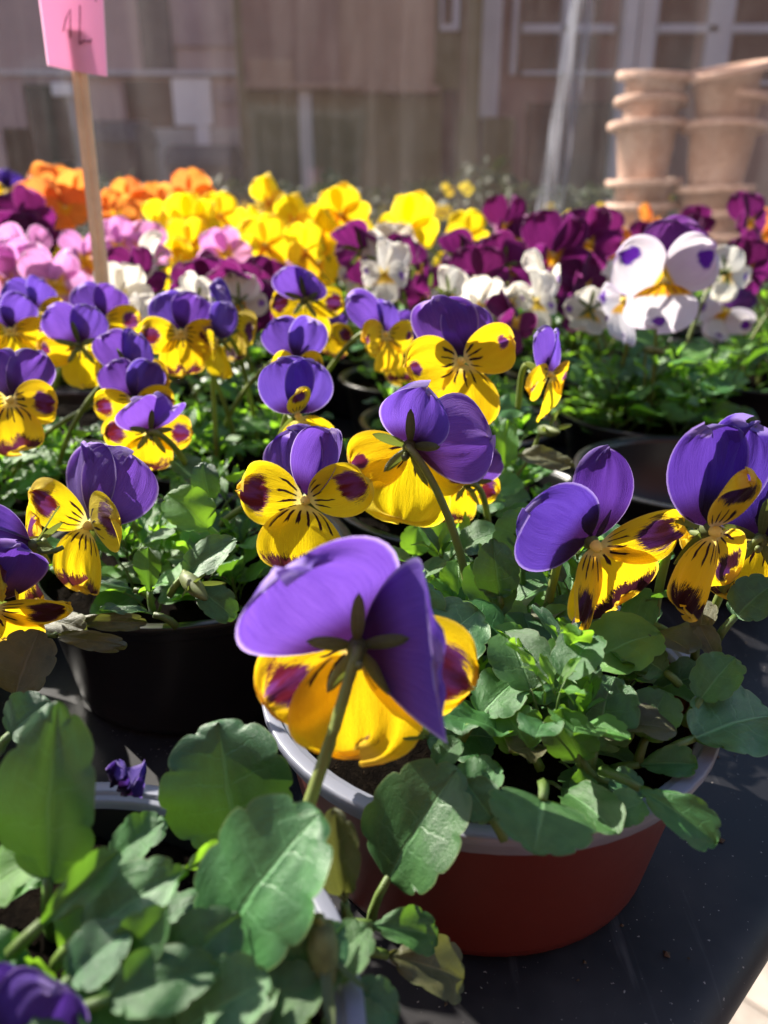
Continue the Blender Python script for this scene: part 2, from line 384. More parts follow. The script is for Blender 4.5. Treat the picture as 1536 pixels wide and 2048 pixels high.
def core_mesh():
    """receptacle, nectar spur and pale throat"""
    vs, fs, fm = [], [], []
    def add(a, b, m):
        o = len(vs); vs.extend(a); fs.extend(tuple(i+o for i in f) for f in b); fm.extend([m]*len(b))
    a, b = lathe([(.0001, -.0052), (.0016, -.0046), (.0022, -.003), (.0019, -.0012), (.0012, 0)], 12); add(a, b, 0)
    a, b = tube([V((0, -.001, -.001)), V((0, -.0022, -.0045)), V((0, -.0024, -.008)), V((0, -.0014, -.0105))], lambda t: .0013*(1-.45*t), 8); add(a, b, 0)
    a, b = lathe([(.0016, -.0002), (.0015, .0012), (.0009, .0024), (.0002, .0027)], 10); add(a, b, 1)
    return mesh('flower', vs, fs, None, None, True, [M['calyx'], M['throat']], fm)
CORE = core_mesh()
def petal_set(var, over=None, seed=0, jit=1.0):
    rr = random.Random(seed*7+3); up, lat, low = VARS[var]; out = []
    for k in ('ul', 'ur', 'll', 'lr', 'lo'):
        p = dict(BASE[k]); m = up if k[0] == 'u' else (low if k == 'lo' else lat)
        p['theta'] += rr.uniform(-.10, .10)*jit; p['tilt'] += rr.uniform(-.2, .2)*jit; p['curl'] += rr.uniform(-.35, .35)*jit
        p['wave'] *= rr.uniform(.8, 2.2); p['L'] *= rr.uniform(.94, 1.06); p['W'] *= rr.uniform(.92, 1.08)
        p['bend'] = rr.uniform(-.12, .12)*jit; p['fold'] = rr.uniform(-.2, .35)*jit; p['twist'] = rr.uniform(-.35, .35)*jit
        p.update((over or {}).get('all', {})); p.update((over or {}).get(k, {}))
        if p.pop('skip', False): continue
        out.append(petal_mesh(m, seed=seed*11+len(out), **p))
    return out
LIB = {}
def lib_set(var, i):
    key = (var, i)
    if key not in LIB:
        o = [None, {'ul': dict(tilt=-.7, curl=-.5), 'ur': dict(tilt=-.6, curl=-.6)}, {'ur': dict(fold=.8, tilt=.1), 'll': dict(tilt=.6, curl=.3), 'lr': dict(tilt=.5)},
             {'ul': dict(tilt=.3, curl=.6), 'ur': dict(tilt=.25, curl=.6), 'lo': dict(tilt=-.3, curl=-.7)}, {'all': dict(wave=.12), 'lo': dict(fold=-.5)}][i % 5]
        LIB[key] = petal_set(var, o, seed=hash_(var)+i)
    return LIB[key]
def hash_(s): return sum(ord(c)*(i+3) for i, c in enumerate(s)) % 997

def face_matrix(pos, yaw, pitch, roll, scale):
    n = V((sin(yaw)*cos(pitch), -cos(yaw)*cos(pitch), sin(pitch)))
    up = V((0, 0, 1)); up = (up - n*up.dot(n)).normalized(); rt = up.cross(n)
    u2 = up*cos(roll) - rt*sin(roll); r2 = rt*cos(roll) + up*sin(roll)
    m = basis(r2, u2, n, pos)
    return m @ MX.Scale(scale, 4), n
def make_flower(pot, var, pos, yaw, pitch=0, roll=0, scale=1.0, petals=None, base=None, label=None, hook=.011, stem_r=.00115, sep=True, mid=None):
    yaw, pitch, roll = D(yaw), D(pitch), D(roll)
    mw, n = face_matrix(pos, yaw, pitch, roll, scale)
    P = pot.location
    f = link('flower', CORE, pot, MX.Translation(-P) @ mw)
    if label: f['label'] = label
    for me in petals or lib_set(var, rng.randrange(5)): link('petal', me, f)
    if sep:
        for me in SEPALS: link('sepal', me, f)
    if base is None:
        a = rng.random()*2*pi; q = rng.random()*.035
        base = V((P.x + cos(a)*q, P.y + sin(a)*q, P.z + .036))
    back = pos - n*.0042*scale
    h = max(.01, back.z-base.z)
    c2 = mid if mid is not None else base + V(((back.x-base.x)*.25, (back.y-base.y)*.25, h*.62))
    pts = bez(back, back - n*hook + V((0, 0, hook*.45)), c2, base, 16)
    inv = mw.inverted()
    vs, fs = tube(pts, lambda t: stem_r*(1+.35*t), 7)
    link('stem', mesh('stem', [inv @ v for v in vs], fs, M['stem']), f)
    return f

# ------------------------------------------------------------------ leaves
def leaf_mesh(name, prof, mat, nv=31, nu=9, cren=6, cdep=.09, width=.8, fold=.25, droop=.35, wave=.05, petiole=.5, seed=0, pr=.022, flip=False):
    rr = random.Random(seed); ph = rr.random()*6; ph2 = rr.random()*6
    vs, uvs, fs = [], [], []
    for j in range(nv):
        s = j/(nv-1); y = .5 - .5*cos(pi*s**.95) if s < 1 else 1.0
        ox, oy = prof(min(y, 1.0))*width/2, y
        mid = s**1.25 if s < 1 else 1.0
        for k in range(nu):
            u = -1+2*k/(nu-1); au = abs(u); sg = 1 if u > 0 else -1
            c_ = abs(sin(pi*(cren+.5)*s + .5*(sg > 0)*sin(pi*s)))
            nt = (1-c_)**3.0*cdep*min(1, 7*s)*min(1, 9*(1-s)) + .012*sin(9*s+ph*sg)*min(1, 5*(1-s))
            ex = ox*(1-nt); ey = .5 + (oy-.5)*(1-nt)
            q = au**.9
            x = ex*q*sg; yy = mid*(1-q) + ey*q
            hw = abs(x)
            z = fold*hw - droop*yy*yy*.5 + wave*sin(7*yy+ph)*au*au*.6 + wave*.6*sin(11*yy+u*3+ph2)*au + .05*sin(yy*pi) - .012*math.exp(-(au/.07)**2)
            vs.append(V((x, yy, z))); uvs.append((k/(nu-1), s))
    for j in range(nv-1):
        for k in range(nu-1):
            q = (j*nu+k, j*nu+k+1, (j+1)*nu+k+1, (j+1)*nu+k); fs.append(q)
    if petiole:
        pts = [V((0, .03, 0)), V((0, -petiole*.3, -.03*petiole)), V((0, -petiole*.65, -.16*petiole)), V((0, -petiole, -.42*petiole))]
        a, b = tube(pts, lambda t: pr*(.9+.3*t), 5); o = len(vs)
        vs += a; uvs += [(.5, -.1)]*len(a); fs += [tuple(i+o for i in f) for f in b]
    return mesh(name, vs, fs, mat, uvs)
def P_round(v): return (max(v, .0)**.42)*(max(1-v, 0)**.42)/.56
def P_ovate(v): return (max(v, .0)**.50)*(max(1-v, 0)**.62)/.47*.9
def P_obov(v): return (max(v, .0)**.95)*(max(1-v, 0)**.42)/.405*.9
def P_narrow(v): return (max(v, .0)**.7)*(max(1-v, 0)**.6)/.41
def P_heart(v): return (max(v, .0)**.30)*(max(1-v, 0)**.52)/.57
LV = []   # (mesh) ordinary leaves
k = 0
for pf, wd, cr, cd_ in ((P_round, .88, 4, .12), (P_ovate, .74, 5, .10), (P_obov, .60, 5, .11), (P_round, .95, 4, .10), (P_ovate, .66, 5, .12), (P_obov, .5, 4, .10)):
    for mi in (0, 1, 2, 0, 3):
        k += 1; LV.append(leaf_mesh('leaf', pf, LEAF[mi], 23, 7, cr, cd_, wd, .2+.2*rng.random(), rng.uniform(-.1, .6), rng.uniform(.03, .09), .55, k))
LV_COM = [l for i, l in enumerate(LV) if i % 5 != 4] * 2 + [LV[4], LV[14]]
LV_FRESH = [l for i, l in enumerate(LV) if i % 5 in (0, 2, 2, 3)] + [l for i, l in enumerate(LV) if i % 5 == 2]*2
SM = [leaf_mesh('leaf', P_narrow, LEAF[m], 13, 5, 3, .18, wd, .4, dr, .06, .25, 90+i) for i, (m, wd, dr) in enumerate(((0, .36, .3), (2, .42, .1), (2, .30, .5), (1, .4, .2)))]
def leaf_basis(base, d, nrm, ln):
    y = d.normalized(); z = (nrm - y*nrm.dot(y)).normalized(); x = y.cross(z)
    return basis(x, y, z, base) @ MX.Scale(ln, 4)
def rosette(c, zs, rad, shoots, rr, size=(.013, .026), tall=(.008, .034), keep=None, pool=None):
    pool = pool or LV_COM
    """placements (mesh, matrix) of the leaves of one bushy plant; c = pot centre, zs = soil height"""
    out = []
    for s in range(shoots):
        a0 = 2*pi*(s*.618+rr.random()*.15); q = rad*.78*sqrt((s+.6)/shoots)
        b = V((c.x+cos(a0)*q, c.y+sin(a0)*q, zs)); out_d = V((cos(a0), sin(a0), 0))
        h = rr.uniform(*tall)*(1.15 - .45*q/rad); lean = .5*q/rad + rr.uniform(-.1, .25)
        top = b + out_d*h*lean + V((0, 0, h))
        nl = rr.randint(6, 8)
        for i in range(nl):
            t = (i+.5)/nl; p = b.lerp(top, t); az_ = a0 + i*2.4 + rr.uniform(-.3, .3)
            e = rr.uniform(-.1, .55) + .5*t
            dr = V((cos(az_)*cos(e), sin(az_)*cos(e), sin(e)))
            ln = rr.uniform(*size)*(1.08-.35*t)
            nm = V((-cos(az_)*sin(e), -sin(az_)*sin(e), cos(e))) + V((rr.uniform(-.4, .4), rr.uniform(-.65, .2), rr.uniform(.0, .3)))
            p = p + dr*ln*.55
            out.append((rr.choice(pool), leaf_basis(p, dr, nm, ln)))
        for i in range(5):
            az_ = a0 + i*1.3 + rr.random(); e = rr.uniform(.5, 1.25)
            dr = V((cos(az_)*cos(e), sin(az_)*cos(e), sin(e)))
            nm = V((-cos(az_)*sin(e), -sin(az_)*sin(e), cos(e)))
            out.append((rr.choice(SM), leaf_basis(top + dr*.002, dr, nm, rr.uniform(.007, .014))))
    return [o for o in out if keep is None or keep(o[1].translation)]
def foliage_mesh(items, P, name='foliage'):
    vs, fs, uvs, fm = [], [], [], []; mats = LEAF
    for me, mt in items:
        o = len(vs); vs += [mt @ v.co - P for v in me.vertices]
        mi = mats.index(me.materials[0])
        l = me.uv_layers[0].data; uvv = {}
        for p in me.polygons:
            fs.append(tuple(i+o for i in p.vertices)); fm.append(mi)
            for li in p.loop_indices: uvv[me.loops[li].vertex_index] = tuple(l[li].uv)
        uvs += [uvv[i] for i in range(len(me.vertices))]
    return mesh(name, vs, fs, None, uvs, True, list(mats), fm)
LOW = {}
def low_leaf(i):
    return LOW[i]
for i in range(8):
    pf = (P_round, P_ovate, P_obov)[i % 3]
    LOW[i] = leaf_mesh('leaf', pf, LEAF[(0, 2, 2, 0, 1, 2, 2, 0)[i]], 7, 3, 3, .05, .75, .3, rng.uniform(0, .5), .07, .4, 200+i)

# ------------------------------------------------------------------ pots
RIM_Z = .045; TZ = -.014      # rim height and tray level
def pot_meshes(Rr, mat_body, mat_rim, H=RIM_Z):
    rb = Rr*.80
    prof = [(.0005, .001+TZ), (rb*.93, .001+TZ), (rb, .003+TZ), (rb*1.01, .006+TZ), (Rr*.925, H-.0065), (Rr*.93, H-.0058)]
    vs, fs = lathe(prof, 64)
    # inside wall down to the soil
    v2, f2 = lathe([(Rr*.905, H-.003), (Rr*.90, H-.012), (rb*.96, .006+TZ), (.001, .006+TZ)], 64)
    o = len(vs); vs += v2; fs += [tuple(reversed([i+o for i in f])) for f in f2]
    body = mesh('pot', vs, fs, mat_body)
    rp = [(Rr*.932, H-.0066), (Rr*.974, H-.0066), (Rr*.978, H-.0063), (Rr*.980, H-.0034), (Rr*.983, H-.0030), (Rr*.998, H-.0028), (Rr*1.001, H-.0025), (Rr*1.002, H-.0008), (Rr*.999, H-.0002), (Rr*.993, H),
          (Rr*.952, H+.0001), (Rr*.948, H), (Rr*.944, H-.0008), (Rr*.940, H-.0010), (Rr*.922, H-.0010), (Rr*.917, H-.0013), (Rr*.912, H-.0022), (Rr*.905, H-.0045)]
    vs, fs = lathe(rp, 64)
    return body, mesh('rim', vs, fs, mat_rim)
PB = pot_meshes(.069, M['pot_black'], M['pot_black'])
PR = pot_meshes(.0705, M['pot_red'], M['rim_grey'])
PG = pot_meshes(.069, M['pot_black'], M['rim_grey'])
def soil_mesh(r, seed):
    rr = random.Random(seed); vs, fs = [(0, 0, 0)], []; rings, seg = 22, 70
    for i in range(1, rings+1):
        for k in range(seg):
            a = 2*pi*k/seg + rr.uniform(-.05, .05); q = r*i/rings
            x, y = q*cos(a), q*sin(a)
            z = .0030*mnoise.noise(V((x*180, y*180, seed))) + .0026*mnoise.noise(V((x*480, y*480, seed+5))) + .003*(1-(i/rings)**4)
            vs.append((x, y, z))
    for k in range(seg): fs.append((0, 1+k, 1+(k+1) % seg))
    for i in range(rings-1):
        for k in range(seg):
            k2 = (k+1) % seg; fs.append((1+i*seg+k, 1+(i+1)*seg+k, 1+(i+1)*seg+k2, 1+i*seg+k2))
    return mesh('soil', vs, fs, M['soil'])
SOIL = [soil_mesh(.0615, i) for i in range(3)]
def potted(x, y, label, kit=PB, z=0.0, name='potted_viola', cat='potted plant', group='potted violas on the black tray', soil=True):
    p = empty(name, V((x, y, z))); tag(p, label, cat, group)
    b = link('pot', kit[0], p); link('rim', kit[1], b)
    b.rotation_euler.z = rng.random()*6
    if soil:
        s = link('soil', SOIL[rng.randrange(3)], p); s.location = (0, 0, .034); s.rotation_euler.z = rng.random()*6
    return p
def put_leaves(p, items):
    T = MX.Translation(-p.location)
    for me, mt in items: link('leaf', me, p, T @ mt)

HL = {}
def hero_leaf(p, base, tip, width, kind='round', mat=0, nrm=None, roll=0, fold=.25, droop=.15, wave=.05, petiole=.45, cren=4, cdep=.105):
    """one big leaf from a base point to a tip point (world); faces the camera unless a normal is given"""
    ln = (tip-base).length; pf = dict(round=P_round, ovate=P_ovate, obov=P_obov, heart=P_heart)[kind]
    me = leaf_mesh('leaf', pf, LEAF[mat], 61, 13, cren, cdep, width/ln, fold, droop, wave, petiole, rng.randrange(999), .0011/ln*1.1)
    d = (tip-base).normalized()
    n = nrm if nrm is not None else (CAM - (base+tip)/2).normalized() + V((-.22, .0, .85))
    if roll: n = MX.Rotation(roll, 3, d) @ n
    return link('leaf', me, p, MX.Translation(-p.location) @ leaf_basis(base, d, n, ln))
def hl(p, bx, by, Yb, tx, ty, Yt, wpx, kind='round', mat=0, **k):
    b = at(bx, by, Yb); t = at(tx, ty, Yt)
    m = (b+t)/2; dep = (m-CAM).dot(V((0, cos(PITCH), -sin(PITCH))))
    return hero_leaf(p, b, t, wpx/FPX*dep, kind, mat, **k)

# ------------------------------------------------------------------ setting
GZ = -1.0
M['paving'] = simple('paving_slab', (.55, .49, .42), .85, .2, 14, .3, .4, bs=160)
M['ground'] = simple('ground', (.30, .27, .23), .9, .2, 3, .3, .3, bs=60)
M['joint'] = simple('paving_joint', (.10, .09, .08), .95, .1, 30, .3)
M['wood'] = simple('wood_stick', (.88, .72, .48), .6, .3, 30, .2)
tag(link('ground', mesh('ground', [(-90, -60, GZ-.012), (90, -60, GZ-.012), (90, 120, GZ-.012), (-90, 120, GZ-.012)], [(0, 1, 2, 3)], M['joint'])), kind='structure')
pv = empty('pavement', V((.5, .8, GZ))); tag(pv, kind='structure')
vs, fs = box(-.098, .098, -.098, .098, -.05, 0); sl = mesh('slab', vs, fs, M['paving'], smooth=False)
bm = bmesh.new(); bm.from_mesh(sl); bmesh.ops.recalc_face_normals(bm, faces=bm.faces); bmesh.ops.bevel(bm, geom=[e for e in bm.edges if any(v.co.z > -.01 for v in e.verts)], offset=.004, segments=1, affect='EDGES'); bm.to_mesh(sl); bm.free()
aX, bX = V((.69, .724, 0)), V((-.724, .69, 0))
for i in range(-6, 7):
    for j in range(-6, 7):
        o = link('slab', sl, pv); q = aX*(i*.2 + (.1 if j % 2 else 0)) + bX*(j*.2)
        o.location = (q.x, q.y, rng.uniform(-.002, .002)); o.rotation_euler = (rng.uniform(-.006, .006), rng.uniform(-.006, .006), math.atan2(aX.y, aX.x))
vs = [(-30, -20), (30, -20), (30, 60), (-30, 60)]
# display table with a black plastic tray top
tb = empty('display_table', V((-.1, .5, TZ))); tag(tb, 'long table topped with scuffed black plastic under the viola pots', 'table')
EA = V((0.0860, 0.1363, 0)); aE = V((0.7177, 0.6963, 0)); A_ = EA - aE*.62; B_ = V((EA.x + aE.x*(1.2-EA.y)/aE.y, 1.2, 0))
poly = [(A_.x, A_.y), (B_.x, B_.y), (-1.15, 1.2), (-1.15, A_.y)]
n = len(poly); vs = [(x+.1, y-.5, z) for z in (-.022, 0.0) for (x, y) in poly]
me = mesh('tray_top', vs, [tuple(range(n-1, -1, -1)), tuple(range(n, 2*n))] + [(i, (i+1) % n, n+(i+1) % n, n+i) for i in range(n)], M['tray'], smooth=True)
bm = bmesh.new(); bm.from_mesh(me); bmesh.ops.bevel(bm, geom=bm.edges[:], offset=.0095, segments=5, affect='EDGES', profile=.5); bm.to_mesh(me); bm.free()
link('tray_top', me, tb)
M['steel'] = simple('steel_leg', (.25, .25, .26), .4, .5, 20, .2, metal=.8)
for (x, y) in ((-.25, -.2), (.95, 1.12), (-1.1, 1.12), (-1.1, -.2)):
    bevbox('leg', x+.1-.02, x+.1+.02, y-.5-.02, y-.5+.02, GZ-TZ, -.0225, M['steel'], .003, 1, tb)

# clear plastic sheet hung behind the table
t = NT('clear_plastic'); o_ = t.obj(); nz = t.noise(o_, 3.0, 3); st = t.noise(o_, 30, 5, .7)
mp2 = t.n('Mapping'); mp2.inputs['Scale'].default_value = (16, 1, 1.1); mp2.inputs['Rotation'].default_value = (0, .12, 0); t.t.links.new(o_, mp2.inputs[0]); st2 = t.noise(mp2.outputs[0], 1.0, 6, .65)
tr = t.n('BsdfTransparent'); tr.inputs[0].default_value = (.86, .84, .84, 1)
gl = t.n('BsdfGlossy'); gl.inputs['Roughness'].default_value = .05; gl.inputs['Color'].default_value = (.9, .9, .9, 1)
df = t.n('BsdfTranslucent'); df.inputs[0].default_value = (.5, .47, .46, 1)
d2 = t.n('BsdfDiffuse'); d2.inputs[0].default_value = (.5, .47, .46, 1)
fr = t.n('Fresnel'); fr.inputs[0].default_value = 1.42
haze = t.mixs(.5, df.outputs[0], d2.outputs[0])
sh = t.mixs(t.math('MULTIPLY', fr.outputs[0], 1.1), tr.outputs[0], gl.outputs[0])
M['sheet'] = t.end(t.mixs(t.sm(st, .4, .75, 0.0, .03), t.mixs(t.sm(st2, .38, .75, .04, .15), sh, haze), haze))
t = NT('plastic_seam'); stl = t.n('BsdfTranslucent'); stl.inputs[0].default_value = (.42, .44, .50, 1); tr = t.n('BsdfTransparent'); tr.inputs[0].default_value = (.8, .82, .86, 1)
o_ = t.obj(); mp = t.n('Mapping'); mp.inputs['Scale'].default_value = (120, 1, 6); t.t.links.new(o_, mp.inputs[0])
st = t.noise(mp.outputs[0], 1.0, 4)
M['seam'] = t.end(t.mixs(t.sm(st, .36, .72, .12, .62), tr.outputs[0], t.mixs(.6, t.pbr((.5, .52, .57), .25, .5), stl.outputs[0])))
sheet = empty('plastic_curtain', V((.1, 1.34, GZ))); tag(sheet, 'clear wavy plastic sheet hanging behind the flower table', 'plastic sheet')
nx, nz_ = 70, 40; vs, fs = [], []
for j in range(nz_):
    for i in range(nx):
        x = -1.9 + 4.0*i/(nx-1); z = 1.58*j/(nz_-1)
        vs.append((x, .012*mnoise.noise(V((x*2.2, z*1.2, 3))) + .004*mnoise.noise(V((x*7, z*3, 8))), z))
for j in range(nz_-1):
    for i in range(nx-1): q = j*nx+i; fs.append((q, q+1, q+nx+1, q+nx))
link('sheet', mesh('sheet', vs, fs, M['sheet']), sheet)
a, b = at(1176, -60, 1.30), at(1088, 470, 1.30); P = sheet.location
dn = (a-b).normalized(); sd = V((dn.z, 0, -dn.x))
vs, fs = [], []
for i in range(24):
    t_ = i/23; c_ = b.lerp(a, t_); wd = .021*(1-.12*t_)
    for k in range(7):
        u = -1+2*k/6; vs.append(c_ + sd*wd*u + V((0, .006*cos(u*3.1)*(1 if k else 1) + .002*sin(i*1.1+u*4), 0)) - P)
for i in range(23):
    for k in range(6): q = i*7+k; fs.append((q, q+1, q+8, q+7))
link('seam', mesh('seam', vs, fs, M['seam']), sheet)

# bench behind the curtain with stacks of terracotta pots
BZ = -.005
bn = empty('back_bench', V((.75, 1.85, BZ))); tag(bn, 'low dark bench behind the plastic sheet carrying the terracotta pots', 'bench')
M['darkwood'] = simple('dark_wood', (.05, .04, .032), .7, .3, 20, .4, .2)
for k in range(5): bevbox('plank', -.62, .75, -.36+k*.15, -.36+k*.15+.142, -.03, 0, M['darkwood'], .004, 1, bn)
for x in (-.55, .68):
    for y in (-.3, .32): bevbox('leg', x-.03, x+.03, y-.03, y+.03, GZ-BZ, -.0305, M['darkwood'], .003, 1, bn)
t = NT('terracotta'); o_ = t.obj(); n1 = t.noise(o_, 18, 5, .7); n2 = t.noise(o_, 90, 4, .7)
c = t.mix(t.sm(n1, .35, .65), (.50, .32, .235), (.64, .46, .36)); c = t.mix(t.sm(n2, .58, .72, 0, .55), c, (.30, .15, .09))
M['terra'] = t.end(t.pbr(c, .9, .2, t.bump(t.math('ADD', n1, n2), .8, .006)))
def terra_mesh(Rr, H, rimh=.028):
    rb = Rr*.60
    return mesh('terracotta_pot', *lathe([(.001, 0), (rb, 0), (rb*1.02, .004), (Rr*.76, H-rimh), (Rr*.98, H-rimh-.001), (Rr, H-rimh+.004), (Rr, H-.004), (Rr*.985, H), (Rr*.92, H), (Rr*.90, H-.006), (Rr*.73, H-rimh), (rb*.93, .012), (.001, .012)], 40, .014), M['terra'])
TM = [terra_mesh(.074, .118, .013), terra_mesh(.082, .118, .013), terra_mesh(.066, .11, .012)]
def tstack(Y, rows, desc):
    """rows: rim centre pixel, mesh, sideways tilt"""
    n = len(rows)
    for i, (px, py, m, ty) in enumerate(rows):
        c = at(px, py, Y); H = (.118, .118, .11)[m]
        o = link('terracotta_pot', TM[m]); o.location = (c.x, Y, c.z-H+.008); o.rotation_euler = (rng.uniform(-.05, .05), ty + rng.uniform(-.03, .03), rng.random()*6); o.scale = (rng.uniform(.93, 1.06),)*2 + (1,)
        nm = ('lowest', 'second lowest', 'third lowest', 'fourth lowest', 'fifth lowest', 'sixth lowest')[i] if i < n-1 else 'topmost'
        tag(o, '%s terracotta pot of the %s stack behind the plastic' % (nm, desc), 'flower pot', 'stacked terracotta pots behind the plastic')
tstack(1.72, [(1285, 465, 1, .0), (1283, 412, 0, .0), (1290, 366, 0, .02), (1296, 253, 1, .0), (1302, 205, 0, -.04), (1306, 156, 0, -.07)], 'left')
tstack(1.70, [(1440, 470, 1, .0), (1440, 430, 0, .0), (1425, 380, 1, .0), (1445, 257, 1, -.03), (1455, 193, 0, -.09), (1468, 143, 1, -.20)], 'right')

# buildings across the street
def face_rect(px0, px1, py0, py1, Y):
    a, b = at(px0, py1, Y), at(px1, py0, Y); return a.x, b.x, a.z, b.z
def slab_px(name, px0, px1, py0, py1, Y, thick, mat, parent, bev=.0, z0=None, z1=None):
    x0, x1, za, zb = face_rect(px0, px1, py0, py1, Y)
    za = GZ if z0 == 'g' else za; zb = zb if z1 is None else z1
    P = parent.location
    return bevbox(name, x0-P.x, x1-P.x, Y-P.y, Y+thick-P.y, za-P.z, zb-P.z, mat, bev, 1, parent)
def stucco(n, c, c2):
    t = NT(n); o = t.obj(); mp = t.n('Mapping'); mp.inputs['Scale'].default_value = (3.5, 3.5, .35); t.t.links.new(o, mp.inputs[0])
    a = t.noise(o, 1.3, 5, .7); b = t.noise(mp.outputs[0], 1.0, 5, .7); k = t.mix(t.sm(a, .3, .7), c, c2)
    k = t.mix(t.sm(b, .5, .78, 0, .2), k, tuple(x*.55 for x in c2))
    return t.end(t.pbr(k, .9, .2, t.bump(t.noise(o, 30, 4), .3, .01)))
W = dict(pink=stucco('pink_render', (.46, .345, .33), (.38, .29, .28)), mauve=stucco('mauve_render', (.36, .27, .28), (.29, .22, .23)), grey=stucco('grey_plinth', (.46, .43, .40), (.38, .36, .34)),
         white=stucco('white_panel', (.80, .78, .78), (.72, .70, .70)), brick=stucco('red_brown_render', (.27, .16, .13), (.21, .13, .105)), tan=stucco('tan_render', (.34, .22, .155), (.28, .185, .13)),
         olive=stucco('olive_render', (.17, .14, .065), (.12, .105, .05)), dark=simple('dark_glass', (.02, .022, .025), .12, .5, 6, .2), frame=stucco('grey_frame', (.50, .48, .50), (.42, .40, .42)),
         bin=simple('dark_bin', (.05, .045, .055), .5, .4, 10, .2), roof=stucco('roof_tile', (.25, .10, .07), (.18, .07, .05)))
HY = 9.0
def house(name, label, px0, px1, wall, Yf, depth=5.0, top=5.2):
    x0 = at(px0, 400, Yf).x; x1 = at(px1, 400, Yf).x
    h = empty(name, V(((x0+x1)/2, Yf, GZ))); tag(h, label, 'building', 'buildings across the street')
    bevbox('wall', x0-h.location.x, x1-h.location.x, 0, depth, 0, top, wall, 0, 1, h); return h
def f(h, name, px0, px1, py0, py1, mat, out=.06, bev=.0, z0=None):
    Y = h.location.y; return slab_px(name, px0, px1, py0, py1, Y-out, out-.002 if out > .004 else .004, mat, h, bev, z0)
hA = house('pink_house', 'pinkish rendered house with white shutter door seen through the plastic', -700, 489, W['pink'], HY)
f(hA, 'plinth', 60, 488, 256, 600, W['grey'], .05, z0='g')
f(hA, 'cornice', -700, 488, 140, 150, W['frame'], .09)
f(hA, 'upper_panel', 310, 486, -400, 92, W['mauve'], .04)
f(hA, 'corner_panel', -400, 52, -400, 560, W['mauve'], .05)
d_ = f(hA, 'doorway', 290, 347, 160, 560, W['dark'], .03, z0='g')
d_ = f(hA, 'shutter', 350, 420, 155, 252, W['white'], .06, .01)
f(hA, 'shutter_strip', 396, 418, 252, 305, W['white'], .062)
f(hA, 'plaque', 431, 468, 173, 208, W['mauve'], .03, .01)
f(hA, 'downpipe', 287, 300, -400, 152, W['bin'], .08, .02)
for (x0, x1, y0, y1) in ((66, 138, 165, 330), (-120, -40, 120, 300), (100, 160, -200, -60)):
    wdw = f(hA, 'window', x0, x1, y0, y1, W['frame'], .05, .01)
    P = hA.location
    for (q0, q1) in ((.08, .47), (.53, .92)):
        g = f(hA, 'pane', x0+(x1-x0)*q0, x0+(x1-x0)*q1, y0+6, y1-6, W['dark'], .056); g.parent = wdw
f(hA, 'white_box', 104, 140, 165, 192, W['white'], .10, .01)
hB = house('brown_building', 'brown and tan building with an olive lower wall behind the plastic', 489.5, 951, W['olive'], HY-.3)
f(hB, 'upper_wall', 490, 680, -500, 168, W['brick'], .05)
f(hB, 'side_panel', 590, 680, 100, 168, W['brick'], .08)
f(hB, 'tan_panel', 500, 586, 118, 166, W['tan'], .07)
f(hB, 'upper_wall', 681, 882, -500, 184, W['tan'], .06)
f(hB, 'ledge', 489, 722, 166, 178, W['tan'], .12, .01)
f(hB, 'ledge', 768, 880, 170, 186, W['tan'], .13, .01)
f(hB, 'gap_door', 876, 916, 180, 600, W['dark'], .02, z0='g')
f(hB, 'pilaster', 604, 622, 176, 400, W['grey'], .05, .01, z0='g')
wdw = f(hB, 'window', 880, 922, -60, 62, W['frame'], .05, .01)
g = f(hB, 'pane', 886, 908, -56, 48, W['dark'], .056); g.parent = wdw
f(hB, 'upper_wall', 923, 951, -500, 230, W['tan'], .05)
hC = house('shop_front', 'grey shop front with dark windows behind the stacked pots', 951.5, 2300, W['brick'], HY+.2)
f(hC, 'pillar', 952, 1030, -500, 235, W['frame'], .16, .01); f(hC, 'pillar_base', 956, 1030, 235, 500, W['olive'], .15, .01, z0='g')
f(hC, 'pillar', 1236, 1302, -500, 440, W['frame'], .16, .01, z0='g')
for (x0, x1, y0, y1) in ((1036, 1140, -300, 150), (1142, 1232, -300, 150), (1308, 1440, -300, 170), (1456, 1640, -300, 170), (1660, 1850, -300, 170)):
    wdw = f(hC, 'window', x0, x1, y0, y1, W['dark'], .03)
    for (a0, a1, b0, b1) in ((x0-6, x0+8, y0, y1), (x0+8.5, x1, 48, 66), (x0+8.5, x1, y1-8, y1)):
        fr_ = f(hC, 'frame', a0, a1, b0, b1, W['frame'], .09, .01); fr_.parent = wdw
f(hC, 'panel', 1036, 1232, 205, 520, W['dark'], .02, z0='g')
hD = empty('terrace_house', V((0, -7.0, GZ))); tag(hD, 'shaded terrace house across the lane behind the viewer', 'building', 'buildings across the street')
bevbox('wall', -14, 12, -5, 0, 0, 8.5, W['roof'], 0, 1, hD)
for i in range(7):
    for zz in (1.0, 4.0):
        wdw = bevbox('window', -11+i*3.2, -9.8+i*3.2, .004, .05, zz, zz+1.6, W['frame'], .01, 1, hD)
        for sx in (0, 1): bevbox('pane', -10.93+i*3.2+sx*.56, -10.43+i*3.2+sx*.56, .051, .056, zz+.08, zz+1.52, W['dark'], 0, 1, wdw)
